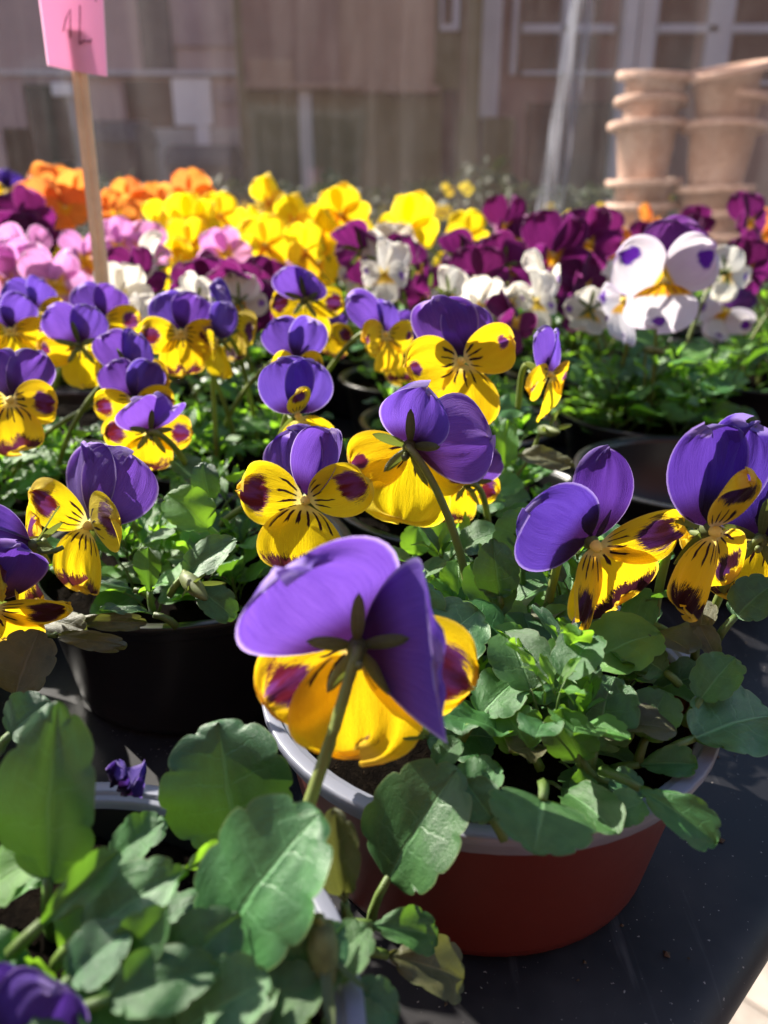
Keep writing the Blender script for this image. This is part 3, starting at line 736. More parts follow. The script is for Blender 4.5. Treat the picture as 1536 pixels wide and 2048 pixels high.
# wheelie bins on the far kerb
def wbin(px, w_px, top_py, Y, label):
    x = at(px, 400, Y).x; wd = w_px/FPX*Y; zt = at(px, top_py, Y).z
    b = empty('rubbish_bin', V((x, Y, GZ))); tag(b, label, 'bin', 'bins in front of the pink house'); h = zt-GZ
    vs = [(-wd*.42, -.3, .08), (wd*.42, -.3, .08), (wd*.42, .3, .08), (-wd*.42, .3, .08), (-wd*.5, -.36, h*.88), (wd*.5, -.36, h*.88), (wd*.5, .36, h*.88), (-wd*.5, .36, h*.88)]
    link('body', mesh('body', vs, [(0, 3, 2, 1), (4, 5, 6, 7), (0, 1, 5, 4), (1, 2, 6, 5), (2, 3, 7, 6), (3, 0, 4, 7)], W['bin'], smooth=False), b)
    n = 9; vs = []; 
    for xx in (-wd*.54, wd*.54):
        for i in range(n):
            t_ = pi*i/(n-1); vs.append((xx, -.4*cos(t_), h*.885 + h*.115*sin(t_)))
    link('lid', mesh('lid', vs, [(i, i+1, n+i+1, n+i) for i in range(n-1)] + [tuple(range(n-1, -1, -1)), tuple(range(n, 2*n))], W['bin'], smooth=False), b)
    for sx in (-1, 1):
        v_, f_ = lathe([(.001, -.03), (.09, -.03), (.1, 0), (.09, .03), (.001, .03)], 16)
        link('wheel', mesh('wheel', v_, f_, W['bin']), b, MX.Translation((sx*wd*.35, .25, .1)) @ MX.Rotation(pi/2, 4, 'Y'))
wbin(418, 105, 290, 8.0, 'dark rubbish bin standing before the pink house door'); wbin(255, 90, 240, 8.4, 'dark rubbish bin left of the dark doorway')
# clipped hedge with yellow blossom behind the bench

hm = leaf_mat('hedge_leaf', (.030, .045, .018), (.018, .03, .012), (.05, .08, .01), .12, .6, .25); LEAF.append(hm)
HLV = [leaf_mesh('leaf', pf_, hm, 7, 3, 3, .05, .6, .3, .2, .07, .3, 300+i_) for i_, pf_ in enumerate((P_round, P_ovate, P_obov))]
PET = []
for k in range(3):
    vs, fs, uv = [], [], []
    for ms in petal_set('yellow', None, 900+k):
        o_ = len(vs); vs += [v.co.copy() for v in ms.vertices]; fs += [tuple(i+o_ for i in q.vertices) for q in ms.polygons]; uv += [(.5, .6)]*len(ms.vertices)
    PET.append(mesh('blossom', vs, fs, VARS['yellow'][0], uv))
hg = empty('flowering_hedge', V((-.2, 2.75, GZ))); tag(hg, 'dark low hedge dotted with yellow blossom behind the plastic sheet', 'hedge')
r_ = random.Random(21); it = []; fl = []
for i in range(2600):
    x = r_.uniform(-1.6, 1.3); y = r_.uniform(-.2, .2); zt = .235 + .06*mnoise.noise(V((x*3, 0, 4))) + .05*mnoise.noise(V((x*9, 1, 4)))
    z = GZ + (zt-GZ)*(1-(r_.random()**2)*.55); a = r_.random()*6.28; e = r_.uniform(-.2, 1.1)
    d = V((cos(a)*cos(e), sin(a)*cos(e), sin(e))); nm = V((r_.uniform(-1, 1), r_.uniform(-1, .3), r_.uniform(.2, 1)))
    it.append((HLV[r_.randrange(3)], leaf_basis(V((x-.2, 2.75+y, z)), d, nm, r_.uniform(.03, .06))))
tag(link('foliage', foliage_mesh(it, hg.location), hg), kind='stuff')
for i in range(7):
    x = -1.4 + i*.42; a_, f_ = tube([V((x, 0, 0)), V((x+.03, .02, .5)), V((x-.02, 0, 1.15))], .02, 7); link('stem', mesh('stem', a_, f_, M['darkwood']), hg)
for i in range(30):
    x = r_.uniform(-1.5, 1.25); k = r_.randrange(3); z = .225 + .06*mnoise.noise(V((x*3, 0, 4))) - r_.uniform(.0, .12) - GZ
    me = VARS['yellow'][0]
    o = link('blossom', PET[k], hg); o.location = (x, -.2-r_.uniform(0, .04), z); o.rotation_euler = (1.2, r_.uniform(-.6, .6), r_.uniform(-.5, .5)); o.scale = (1.1,)*3
# ------------------------------------------------------------------ the potted violas
rr = random.Random(5)
G0 = 'potted violas on the black tray'
P1 = potted(-.072, .090, 'foremost violet and yellow viola pot with large dark leaves, bottom left', PG)
P2 = potted(.032, .2095, 'viola in the red pot with pale grey rim at the table edge', PR)
P3 = potted(-.082, .305, 'violet and yellow viola in the black pot left of the red pot')
P5 = potted(-.225, .262, 'viola pot cut off by the left edge with drooping brownish leaves')
P4 = potted(.042, .372, 'violet and yellow viola pot just behind the red pot')
PD = potted(.178, .412, 'empty black pot between the red pot and the white pansy', soil=False, name='plant_pot', cat='pot')
P6 = potted(-.205, .405, 'violet and yellow viola pot at the left edge, nearer than the pink sign')
P7 = potted(-.095, .458, 'violet and yellow viola pot right of the pink sign stick')
P8 = potted(.052, .522, 'violet and yellow viola pot in front of the dark burgundy ones')
PW = potted(.196, .545, 'white pansy with purple spots in a black pot at right')
P9 = potted(-.245, .545, 'violet viola pot at the left edge below the pink flowers')
HERO = {}
def hero(key, pot, var, px, py, Y, yaw, pitch=0, roll=0, scale=1.0, over=None, base=None, mid=None, label=None, seed=None, hook=.011, jit=.6):
    pos = at(px, py, Y)
    b = at(*base) if isinstance(base, tuple) else base
    return make_flower(pot, var, pos, yaw, pitch, roll, scale, petal_set(var, over, seed if seed is not None else len(key)*31+hash_(key), jit), b, label, hook, mid=at(*mid) if mid else None)
def soil(pot, dx=0, dy=0): return V((pot.location.x+dx, pot.location.y+dy, .036))
# near flower, seen from behind
hero('near', P1, 'violet_mixed', 712, 1288, .150, 186, -18, 2, 1.12,
     {'ul': dict(theta=D(172), tilt=D(-26), curl=D(-105), fold=-.05, L=.0265, W=.0350, twist=0, bend=0, b=.30), 'ur': dict(theta=D(62), tilt=D(-26), curl=D(-14), L=.0245, W=.0340, twist=.1, b=.5, bend=.25),
      'll': dict(theta=D(202), tilt=D(4), curl=D(-10), L=.0245, W=.0225), 'lr': dict(theta=D(-30), tilt=D(6)), 'lo': dict(theta=D(272), tilt=D(2), curl=D(-10), W=.028, L=.0225)},
     base=at(600, 1660, .128), mid=(665, 1480, .142), label='large blurred violet and yellow flower seen from behind')
hero('face', P3, 'violet', 612, 1000, .235, -14, 6, -10, 1.06,
     {'ul': dict(theta=D(128), tilt=D(-18), curl=D(-10)), 'ur': dict(theta=D(82), fold=1.0, tilt=D(-10), W=.021), 'll': dict(theta=D(186), L=.021, W=.0215, tilt=D(4)), 'lr': dict(theta=D(33), tilt=D(10), L=.0215), 'lo': dict(theta=D(278), W=.030, L=.0220, tilt=D(4), curl=D(-8), notch=.05)},
     label='yellow-faced violet flower turned to the viewer')
hero('back2', P4, 'violet_plain', 822, 890, .255, 168, -6, 8, 1.18,
     {'ur': dict(theta=D(98), tilt=D(-34), L=.0235, W=.0225, fold=-.6, twist=0), 'ul': dict(theta=D(158), tilt=D(-20), curl=D(-14), L=.0270, W=.0260, a=.75, b=.6, twist=0), 'll': dict(theta=D(200)), 'lr': dict(theta=D(-35), tilt=D(5)), 'lo': dict(W=.029, L=.0225, tilt=0)},
     base=at(945, 1235, .235), mid=(915, 985, .245), label='violet and yellow flower seen from behind above the red pot')
hero('indigo1', P2, 'indigo', 1190, 1090, .205, 20, -12, -4, 1.10,
     {'ul': dict(theta=D(156), tilt=D(2), curl=D(-20), L=.0235, W=.0270, twist=0, fold=.25), 'ur': dict(theta=D(82), tilt=D(-12), L=.0245, W=.0200, a=.7, b=.6, twist=0), 'll': dict(theta=D(250), tilt=D(40), L=.0230, W=.0150, twist=.5), 'lr': dict(theta=D(16), tilt=D(10), L=.0240, W=.0180), 'lo': dict(theta=D(302), W=.0290, L=.0245, tilt=D(4), curl=D(-10), twist=0)},
     base=at(1085, 1260, .225), label='deep indigo and yellow flower hanging sideways over the red pot')
hero('indigo2', P2, 'indigo', 1428, 1062, .205, 16, 8, -4, 1.12,
     {'ul': dict(theta=D(104), tilt=D(8), curl=D(10), L=.0275, W=.0250), 'ur': dict(theta=D(74), tilt=D(4), L=.0275, W=.0240), 'll': dict(theta=D(96), tilt=D(30), curl=D(16), L=.0180, W=.0135, fold=.3), 'lr': dict(theta=D(-50), tilt=D(-12), L=.018, W=.017), 'lo': dict(theta=D(250), tilt=D(14), L=.0225, W=.0165, fold=-.5)},
     base=at(1310, 1230, .225), mid=(1330, 1080, .215), label='upright indigo flower with a dark-striped yellow petal at the right edge')
hero('indigo3', P2, 'indigo', 1522, 1078, .222, 150, -15, 0, 1.1, base=at(1400, 1290, .235), label='backlit pale yellow flower cut off at the right edge')
hero('left1', P3, 'violet', 180, 1050, .235, -22, 4, 10, 1.06,
     {'ul': dict(theta=D(96), tilt=D(-16), curl=D(-6), L=.024, W=.023), 'ur': dict(theta=D(52), tilt=D(-18), curl=D(-8), L=.024, W=.027), 'll': dict(theta=D(142), tilt=D(22), L=.0195, W=.0165), 'lr': dict(theta=D(10), tilt=D(28), L=.0185, W=.0195), 'lo': dict(theta=D(244), tilt=D(8), L=.0220, W=.0200, twist=0)},
     base=soil(P3, -.02, .0), label='violet flower with maroon-spotted yellow petals at left')
hero('left2', P5, 'violet', 52, 1092, .215, -78, 0, 0, 1.0, {'ul': dict(tilt=D(50), curl=D(30)), 'ur': dict(tilt=D(40), curl=D(30))}, base=soil(P5, .03, 0))
hero('left3', P5, 'indigo', -18, 1215, .20, 30, -30, 0, 1.0, base=soil(P5, .04, -.01))
hero('m1', P6, 'violet', 300, 862, .315, 200, -4, 8, 0.88, {'ul': dict(fold=.9, tilt=D(-36)), 'ur': dict(tilt=D(-30))}, base=at(392, 985, .33), mid=(372, 890, .325))
hero('m1b', P6, 'violet', 268, 800, .352, 20, 0, 0, 0.88, None)
hero('m2', P3, 'violet', 596, 832, .30, 30, 2, -6, 0.92, {'ul': dict(theta=D(112), L=.024, W=.028, tilt=D(0)), 'ur': dict(theta=D(70), L=.023, W=.026, tilt=D(-4)), 'll': dict(theta=D(110), tilt=D(42), W=.012, L=.0165), 'lr': dict(theta=D(-38), tilt=D(10), W=.013)}, base=soil(P3, .03, .03))
hero('m3', P7, 'violet', 592, 722, .36, 12, -12, 0, 0.97, {'ll': dict(tilt=D(45), L=.014), 'lr': dict(tilt=D(45), L=.014)})
hero('m4', P4, 'violet_plain', 922, 722, .30, 10, 4, 3, 1.06, {'ul': dict(theta=D(104), W=.026, L=.0235), 'ur': dict(theta=D(74), tilt=D(-18)), 'll': dict(theta=D(178), L=.0205, W=.021), 'lr': dict(theta=D(22), fold=.4, L=.019), 'lo': dict(L=.0235, W=.030, tilt=D(2))}, label='yellow viola with violet top petals facing the viewer, mid table')
hero('m5', P8, 'violet_plain', 770, 668, .40, 48, 2, -8, 0.92, {'ul': dict(theta=D(130), L=.026, W=.022)}, base=at(640, 766, .44), mid=(690, 690, .41))
hero('m5b', P8, 'violet', 800, 690, .44, 160, 0, 0, 0.97)
hero('m6', P4, 'violet_plain', 1098, 748, .32, 56, -10, -6, 0.88, {'lo': dict(theta=D(280))}, base=at(1035, 830, .36), mid=(1045, 745, .335))
hero('m7', P6, 'violet', 22, 800, .315, -8, 6, 4, 1.02)
hero('m8', P8, 'violet', 612, 600, .43, 170, -10, 0, 0.97, {'ul': dict(tilt=D(-40)), 'ur': dict(tilt=D(-36))})
hero('m9', P7, 'violet', 362, 664, .40, 8, 0, 0, 0.99)
hero('m10', P7, 'violet_plain', 432, 680, .395, -35, -4, 10, 0.88, {'lr': dict(tilt=D(60))})
hero('m11', P9, 'violet_plain', 160, 690, .40, 190, -6, 0, 1.01)
hero('m12', P6, 'violet', 262, 742, .37, 170, -4, 0, 0.97)
hero('m13', P9, 'violet', 205, 640, .44, 20, 0, 0, 0.97)
hero('m14', P9, 'violet', 72, 622, .46, 60, 0, 0, 0.97)
hero('m15', P9, 'violet_plain', 20, 660, .42, 30, 0, 0, 0.88)
hero('m16', P7, 'violet', 462, 640, .42, 130, -4, 0, 1.01)
hero('m17', P4, 'violet', 928, 965, .285, 205, -6, 10, 0.81, base=at(985, 1150, .31))
hero('m18', P8, 'violet', 655, 660, .45, -30, -20, 0, 0.79)
hero('white', PW, 'white', 1328, 560, .47, -4, -6, 2, 1.46,
     {'ul': dict(theta=D(84), tilt=D(-4), curl=D(-10), W=.021, z0=-.005, L=.0205), 'ur': dict(theta=D(54), tilt=D(-6), W=.027, L=.0225, z0=-.006), 'll': dict(theta=D(152), tilt=D(2), W=.0240, L=.0205, a=.5), 'lr': dict(theta=D(32), tilt=D(3), W=.0240, L=.0205, a=.5), 'lo': dict(W=.0300, L=.0190, a=.5, notch=.06, tilt=D(-4), curl=D(-10)), 'all': dict(twist=0, fold=0, wave=.04, bend=0)},
     base=soil(PW, -.01, -.02), label='large white pansy with purple spots and yellow centre', seed=4, jit=.1)
hero('white2', PW, 'white', 1250, 600, .50, -70, -10, 0, 1.3, base=soil(PW, -.03, .0))
hero('white3', PW, 'cream', 1455, 545, .60, 120, -10, 0, .95)
hero('corner', P1, 'indigo', 0, 2165, .085, 180, -50, 0, .85, {'ul': dict(tilt=D(-10)), 'ur': dict(tilt=D(-5))}, base=soil(P1, -.02, -.01))

# big leaves of the foremost plant
N_ = V
hl(P1, 95, 1765, .118, 118, 1400, .128, 235, 'ovate', 1, cren=4, fold=.15, droop=-.05, petiole=.5)
hl(P1, 478, 1690, .140, 435, 1448, .150, 262, 'round', 1, cren=4, fold=.2)
hl(P1, 430, 1900, .108, 625, 1625, .118, 285, 'round', 1, cren=4, fold=.12, petiole=.3)
hl(P1, 775, 1760, .138, 905, 1540, .145, 215, 'round', 1, cren=4, fold=.25, petiole=.5)
hl(P1, 690, 1810, .128, 668, 1630, .130, 100, 'obov', 3, fold=.5, petiole=.3)
hl(P1, 740, 1850, .128, 880, 1870, .130, 95, 'obov', 0, petiole=.3)
hl(P1, 770, 1910, .126, 935, 1955, .128, 125, 'obov', 3, petiole=.3)
hl(P1, 170, 1870, .105, 365, 1735, .112, 165, 'ovate', 1, fold=.3, petiole=.4)
hl(P1, 80, 1850, .104, 235, 1705, .112, 80, 'obov', 0, fold=.6, roll=.4)
hl(P1, 225, 1720, .128, 325, 1640, .132, 95, 'round', 0)
hl(P1, 370, 1740, .120, 445, 1690, .124, 48, 'obov', 2, roll=.6)
hl(P1, 215, 2000, .092, 440, 1930, .098, 150, 'ovate', 0)
hl(P1, 360, 2070, .092, 535, 1950, .098, 165, 'round', 1)
hl(P1, 250, 1930, .100, 330, 1820, .102, 120, 'ovate', 0, roll=.3)
hl(P1, 620, 2060, .098, 560, 1960, .1, 90, 'narrow' if False else 'obov', 2)
hl(P1, 640, 2080, .098, 790, 2060, .1, 120, 'round', 1)
hl(P1, 560, 1990, .100, 690, 1850, .110, 150, 'ovate', 1, nrm=V((.1, -.7, .7)))
hl(P1, 500, 2040, .095, 640, 1960, .100, 130, 'round', 0)
hl(P1, 330, 1960, .100, 480, 1830, .108, 170, 'ovate', 1, nrm=V((-.1, -.8, .6)))
hl(P1, 640, 1960, .104, 735, 1850, .112, 110, 'round', 0)
hl(P1, 140, 1960, .096, 260, 1850, .102, 140, 'ovate', 1)
hl(P1, 690, 2000, .105, 800, 2030, .104, 110, 'round', 1)
hl(P1, 540, 1890, .112, 600, 1800, .116, 90, 'obov', 2)
hl(P1, 20, 1470, .155, 95, 1400, .16, 110, 'round', 1)
hl(P5, 30, 1390, .19, 75, 1260, .2, 130, 'round', 3)
hl(P5, 110, 1270, .215, 240, 1290, .2, 42, 'obov', 3, droop=.1, roll=.5)
hl(P5, 60, 1235, .225, 170, 1255, .215, 60, 'obov', 3)
hl(P5, 130, 1240, .222, 290, 1245, .218, 40, 'obov', 3, roll=.6)
# red pot plant
hl(P2, 842, 1325, .190, 955, 1215, .200, 165, 'round', 1, cren=4, petiole=.5, fold=.1)
hl(P2, 815, 1290, .200, 850, 1165, .205, 120, 'round', 1, roll=.5)
hl(P2, 1000, 1195, .222, 985, 1078, .225, 105, 'ovate', 1)
hl(P2, 1045, 1130, .24, 1050, 1015, .245, 120, 'round', 1, cren=5)
hl(P2, 1085, 1228, .22, 1165, 1200, .222, 55, 'ovate', 0)
hl(P2, 1190, 1500, .168, 1225, 1352, .178, 145, 'round', 1, fold=.15)
hl(P2, 1165, 1520, .160, 1120, 1418, .164, 115, 'round', 0, roll=-.5)
hl(P2, 1160, 1530, .160, 1170, 1590, .158, 60, 'obov', 0)
hl(P2, 1385, 1478, .170, 1555, 1420, .182, 165, 'round', 1, cren=5, fold=.2)
hl(P2, 1275, 1530, .165, 1395, 1525, .162, 72, 'obov', 0, fold=.35)
hl(P2, 1085, 1598, .139, 1070, 1704, .126, 218, 'heart', 0, cren=4, fold=.1, nrm=V((.05, -.55, .9)))
hl(P2, 1275, 1575, .150, 1438, 1682, .138, 100, 'obov', 0, nrm=V((.1, -.6, .8)))
hl(P2, 915, 1590, .150, 1000, 1530, .155, 90, 'round', 0)
hl(P2, 1150, 1380, .185, 1018, 1375, .18, 85, 'obov', 1)
hl(P2, 1215, 1560, .16, 1290, 1585, .158, 70, 'round', 1)
hl(P2, 1470, 1235, .20, 1550, 1160, .205, 95, 'round', 1)
hl(P2, 1395, 1280, .20, 1412, 1200, .205, 60, 'obov', 3)
hl(P2, 1440, 1330, .192, 1400, 1250, .2, 50, 'obov', 3)
hl(P2, 690, 1400, .172, 548, 1385, .168, 48, 'obov', 0, roll=.75, petiole=.6)
hl(P2, 720, 1470, .170, 640, 1450, .168, 78, 'round', 0)
hl(P2, 1330, 1345, .19, 1260, 1300, .195, 80, 'round', 1)
hl(P2, 1310, 1250, .215, 1240, 1220, .22, 120, 'round', 0)
hl(P2, 870, 1530, .155, 920, 1480, .158, 60, 'round', 0)
hl(P2, 1290, 1480, .168, 1330, 1380, .176, 110, 'round', 0)
hl(P2, 1060, 1500, .165, 1010, 1420, .172, 110, 'round', 2)
hl(P2, 1250, 1440, .178, 1340, 1400, .184, 90, 'ovate', 0)
hl(P2, 960, 1430, .172, 1040, 1350, .182, 110, 'round', 0)
hl(P2, 1110, 1340, .190, 1180, 1270, .198, 100, 'round', 2)
hl(P2, 1400, 1400, .180, 1470, 1310, .188, 95, 'round', 0)
hl(P2, 985, 1640, .140, 930, 1560, .146, 90, 'round', 1)
hl(P2, 1210, 1640, .142, 1290, 1600, .146, 80, 'round', 0)
# left pot plant
hl(P3, 420, 1058, .25, 335, 985, .255, 95, 'round', 2, fold=.35)
hl(P3, 372, 1150, .235, 470, 1075, .24, 88, 'ovate', 1, cren=5)
hl(P3, 300, 1185, .232, 295, 1095, .236, 60, 'obov', 0)
hl(P3, 270, 1180, .24, 175, 1160, .235, 40, 'obov', 1, roll=.6)
hl(P3, 310, 1230, .225, 200, 1215, .22, 40, 'obov', 1, roll=.6)
hl(P3, 400, 1180, .23, 470, 1235, .225, 70, 'round', 1)
hl(P3, 420, 1000, .262, 405, 925, .265, 58, 'round', 1)
# pot behind the red one
hl(P4, 880, 1120, .28, 925, 1020, .285, 90, 'heart', 2)
hl(P4, 830, 1110, .28, 835, 1050, .282, 62, 'round', 2)
hl(P4, 1010, 935, .33, 1015, 840, .335, 60, 'ovate', 2)
hl(P4, 985, 985, .31, 1045, 960, .315, 55, 'round', 2)
hl(P4, 945, 1010, .30, 1010, 1000, .3, 60, 'round', 0)
hl(P4, 975, 830, .35, 1065, 805, .36, 70, 'ovate', 0)
hl(P4, 1040, 910, .33, 1150, 930, .32, 55, 'ovate', 3)

# filler leaves, one object each, on the near pots
for p, shoots, size, tall in ((P1, 5, (.016, .026), (.004, .012)), (P2, 19, (.014, .027), (.010, .042)), (P3, 15, (.013, .025), (.008, .034)), (P4, 16, (.012, .023), (.012, .042)), (P5, 8, (.012, .022), (.006, .02)),
                              (P6, 16, (.012, .022), (.012, .042)), (P7, 16, (.012, .022), (.012, .042)), (P8, 15, (.012, .022), (.012, .045)), (PW, 24, (.018, .032), (.015, .055))):
    c = p.location
    keep = None
    if p is P2: keep = lambda q: not (q.x < .0 and q.y < .215)
    if p is P3: keep = lambda q: not (q.y < .262 and q.x < -.085)
    put_leaves(p, rosette(c, .036, .055, shoots, random.Random(int(abs(c.x)*977+c.y*3131)), size, tall, keep, LV_COM if p in (P1, P2) else LV_FRESH))

# ------------------------------------------------------------------ far rows
def far_pot(x, y, label, var, n, zr=(.115, .165), shoots=9, extra=None, flowers=(), z=0.0, yaw=(-70, 70), sc=(.95, 1.2), spread=.06, grp=G0):
    p = potted(x, y, label, z=z, group=grp)
    r_ = random.Random(int(abs(x)*9973+y*7919)+17)
    it = rosette(V((x, y, 0)), z+.036, .060, shoots+2, r_, (.014, .028), (.025, .085))
    it = [(low_leaf(r_.randrange(8)), m) for _, m in it]
    tag(link('foliage', foliage_mesh(it, p.location), p), kind='stuff')
    n = max(2, round(n*.75))
    for i in range(n):
        a = i*2.4 + r_.random(); q = spread*sqrt((i+.5)/n)
        v_ = var if not extra or r_.random() > .3 else extra
        pos = V((x+cos(a)*q, y+sin(a)*q, z + r_.uniform(*zr)))
        yw = r_.uniform(*yaw) if r_.random() < .75 else r_.uniform(120, 240)
        make_flower(p, v_, pos, yw, r_.uniform(-20, 12), r_.uniform(-12, 12), r_.uniform(*sc), sep=(y < .75))
    for (px, py, Y, yw, pt, s) in flowers:
        make_flower(p, var, at(px, py, Y), yw+r_.uniform(-15, 15), pt+r_.uniform(-12, 8), r_.uniform(-14, 14), s*.9, sep=(y < .75))
    return p
# flowers of the second violet pots
def far_extra(p, var, lst):
    for (px, py, Y, yw, pt, s) in lst: make_flower(p, var, at(px, py, Y), yw, pt, rng.uniform(-10, 10), s)
fa = far_pot(-.120, .610, 'dark burgundy viola pot with white blooms, left of centre', 'burgundy', 7, (.10, .14), extra='cream',
        flowers=[(410, 580, .56, 20, 0, 1.35), (480, 590, .55, 170, -5, 1.4), (265, 560, .58, 30, 0, 1.2), (530, 580, .58, 0, 0, 1.2)])
fb = far_pot(.030, .668, 'burgundy viola pot with white blooms at mid table', 'burgundy', 9, (.10, .15), extra='cream',
        flowers=[(725, 500, .6, 160, 0, 1.35), (840, 530, .6, 60, 0, 1.2), (960, 560, .58, 20, -5, 1.3), (1030, 640, .5, 40, 0, 1.1), (930, 520, .62, 150, 0, 1.3)])
fc = far_pot(.178, .700, 'burgundy viola pot in black pot behind the white pansy', 'burgundy', 10, (.10, .16), extra='cream',
        flowers=[(1105, 510, .62, 8, 0, 1.6), (1010, 530, .6, 170, 0, 1.3), (1170, 570, .6, 20, 0, 1.2), (1150, 600, .58, 40, -10, 1.1)])
far_extra(fa, 'cream', [(275, 650, .5, 150, -10, 1.0), (240, 590, .54, 20, -10, 1.0), (480, 605, .53, 170, -30, .9), (395, 600, .52, 200, 0, .8)])
far_extra(fb, 'cream', [(770, 545, .55, -40, 0, 1.0), (760, 520, .58, 160, 0, .9), (900, 590, .54, 150, -20, .9), (960, 610, .52, 30, -30, .9)])
far_extra(fc, 'cream', [(1095, 555, .55, 70, -10, 1.0), (1075, 600, .53, -60, -20, .9), (1180, 620, .55, 160, -30, .9), (1020, 600, .56, 20, -30, .8)])
far_pot(.335, .665, 'burgundy viola pot at the right edge beside the white pansy', 'burgundy', 7, (.10, .15), extra='white')
far_pot(-.272, .690, 'mauve pink viola pot behind the sign stick, left edge', 'pink', 10, (.10, .15),
        flowers=[(60, 540, .6, 0, 0, 1.4), (110, 565, .58, 20, -10, 1.3), (20, 560, .6, -20, 0, 1.3), (45, 500, .66, 160, 0, 1.3)])
far_pot(-.150, .765, 'mauve pink viola pot right of the sign stick', 'pink', 9, (.11, .15), extra='yellow', flowers=[(450, 505, .68, 10, 0, 1.2), (285, 500, .7, 0, 0, 1.3), (240, 490, .7, 30, 0, 1.2)])
far_pot(-.020, .800, 'lemon yellow viola pot in the middle of the table', 'yellow', 7, (.12, .155),
        flowers=[(680, 428, .74, 20, 0, 1.45), (590, 440, .74, -20, 0, 1.25), (540, 400, .76, -50, 0, 1.2), (530, 490, .70, 30, 0, 1.3), (640, 460, .74, 160, 0, 1.2), (610, 500, .7, 60, 0, 1.2)])
far_pot(.125, .845, 'lemon yellow viola pot among the burgundy ones', 'yellow', 3, (.11, .13), flowers=[(815, 455, .76, 15, 10, 1.7), (935, 468, .8, 20, 0, 1.2), (800, 480, .74, 160, 0, 1.3)])
far_pot(-.165, .905, 'lemon yellow viola pot behind the mauve pink ones', 'yellow', 9, (.12, .165), flowers=[(370, 440, .8, 0, 5, 1.4), (330, 450, .82, 20, 0, 1.3), (410, 455, .8, -20, 0, 1.3), (380, 490, .76, 10, 0, 1.3), (350, 520, .74, 0, 0, 1.2), (440, 430, .85, 30, 0, 1.2)])
far_pot(-.300, .850, 'yellow and pink viola pot hidden behind the sign stick', 'yellow', 6, (.10, .135), extra='pink', flowers=[(150, 510, .75, 10, 0, 1.1), (180, 560, .7, 0, 0, 1.1)])
far_pot(-.430, .800, 'dark magenta viola pot at the far left edge', 'burgundy', 8, (.12, .165), flowers=[(50, 440, .78, 30, 0, 1.7), (20, 480, .76, 10, 0, 1.5), (80, 480, .78, 160, 0, 1.5)])
far_pot(.265, .845, 'burgundy viola pot with orange blooms, right of centre', 'burgundy', 8, (.11, .16), extra='orange', flowers=[(1010, 450, .8, 20, 0, 1.4), (1040, 480, .78, 0, 0, 1.1)])
far_pot(.415, .815, 'magenta viola pot with orange blooms by the right edge', 'burgundy', 6, (.11, .15), extra='orange', flowers=[(1500, 440, .75, 20, 0, 1.4)])
far_pot(.335, .985, 'burgundy viola pot in the back row below the seam', 'burgundy', 9, (.12, .17), extra='orange')
far_pot(.190, .990, 'burgundy viola pot in the back row right of the yellow ones', 'burgundy', 8, (.11, .15), extra='orange')
far_pot(.490, .960, 'orange viola pot in the back row at the right edge', 'orange', 8, (.11, .16), flowers=[(1520, 470, .85, 10, 0, 1.5)])
far_pot(-.300, 1.010, 'orange viola pot in the back row right of the sign stick', 'orange', 5, (.13, .16), flowers=[(380, 388, .92, 10, 0, 1.5), (255, 395, .95, 30, 0, 1.3), (318, 405, .95, 0, 0, 1.2), (235, 430, .9, 0, 0, 1.4), (215, 420, .92, 30, 0, 1.2)])
far_pot(-.450, .975, 'orange viola pot in the back row left of the sign stick', 'orange', 8, (.115, .15), flowers=[(75, 372, .9, 10, 0, 1.4), (115, 378, .92, 0, 0, 1.3), (150, 385, .9, 20, 0, 1.4), (90, 400, .88, 0, 0, 1.3), (130, 415, .87, 10, 0, 1.3)])
far_pot(-.565, 1.080, 'violet viola pot in the far left corner of the table', 'indigo', 8, (.13, .16), flowers=[(15, 380, 1.0, 20, 0, 1.4)])
far_pot(-.030, .995, 'leafy yellow viola pot in the back row centre', 'yellow', 4, (.10, .14))
far_pot(-.150, 1.085, 'leafy orange viola pot in the last row, left of centre', 'orange', 4, (.10, .13))
far_pot(.075, 1.110, 'leafy viola pot in the last row, centre', 'yellow', 3, (.09, .12))
# plants on the bench behind the curtain
for i, (px, v_, lb) in enumerate(((1010, 'pink', 'dim pink viola pot behind the plastic left of the seam'), (1150, 'yellow', 'dim yellow viola pot behind the plastic right of the seam'))):
    far_pot(at(px, 400, 1.72).x, 1.72, lb, v_, 7, (.09, .16), 9, z=BZ, grp='potted violas behind the plastic', sc=(1.0, 1.3), spread=.08)

# extra flowers and buds
def bud(p, pos, d, L=.011, base=None):
    me, n = face_matrix(pos, D(d[0]), D(d[1]), 0, 1)
    vs, fs = lathe([(.0002, -.004), (.0022, -.003), (.0030, .001), (.0026, .006), (.0012, L), (.0002, L+.0012)], 12)
    b = link('bud', mesh('bud', vs, fs, M['calyx']), p, MX.Translation(-p.location) @ me)
    for s in SEPALS[:3]:
        q = link('sepal', s, b); q.scale = (.8, .8, -1.0)
    pts = bez(pos, pos - n*.008 + V((0, 0, .006)), V((pos.x, pos.y, min(.06, pos.z-.005))), base or V((p.location.x, p.location.y, .036)), 10)
    inv = me.inverted(); vs, fs = tube(pts, .0009, 6); link('stem', mesh('stem', [inv @ v for v in vs], fs, M['stem']), b)
bud(P3, at(378, 1162, .228), (40, -10)); bud(P4, at(1090, 860, .34), (20, 10)); bud(P1, at(645, 1880, .105), (10, -70), .012, V((-.03, .112, .038))); bud(PW, at(1300, 700, .5), (30, 0))
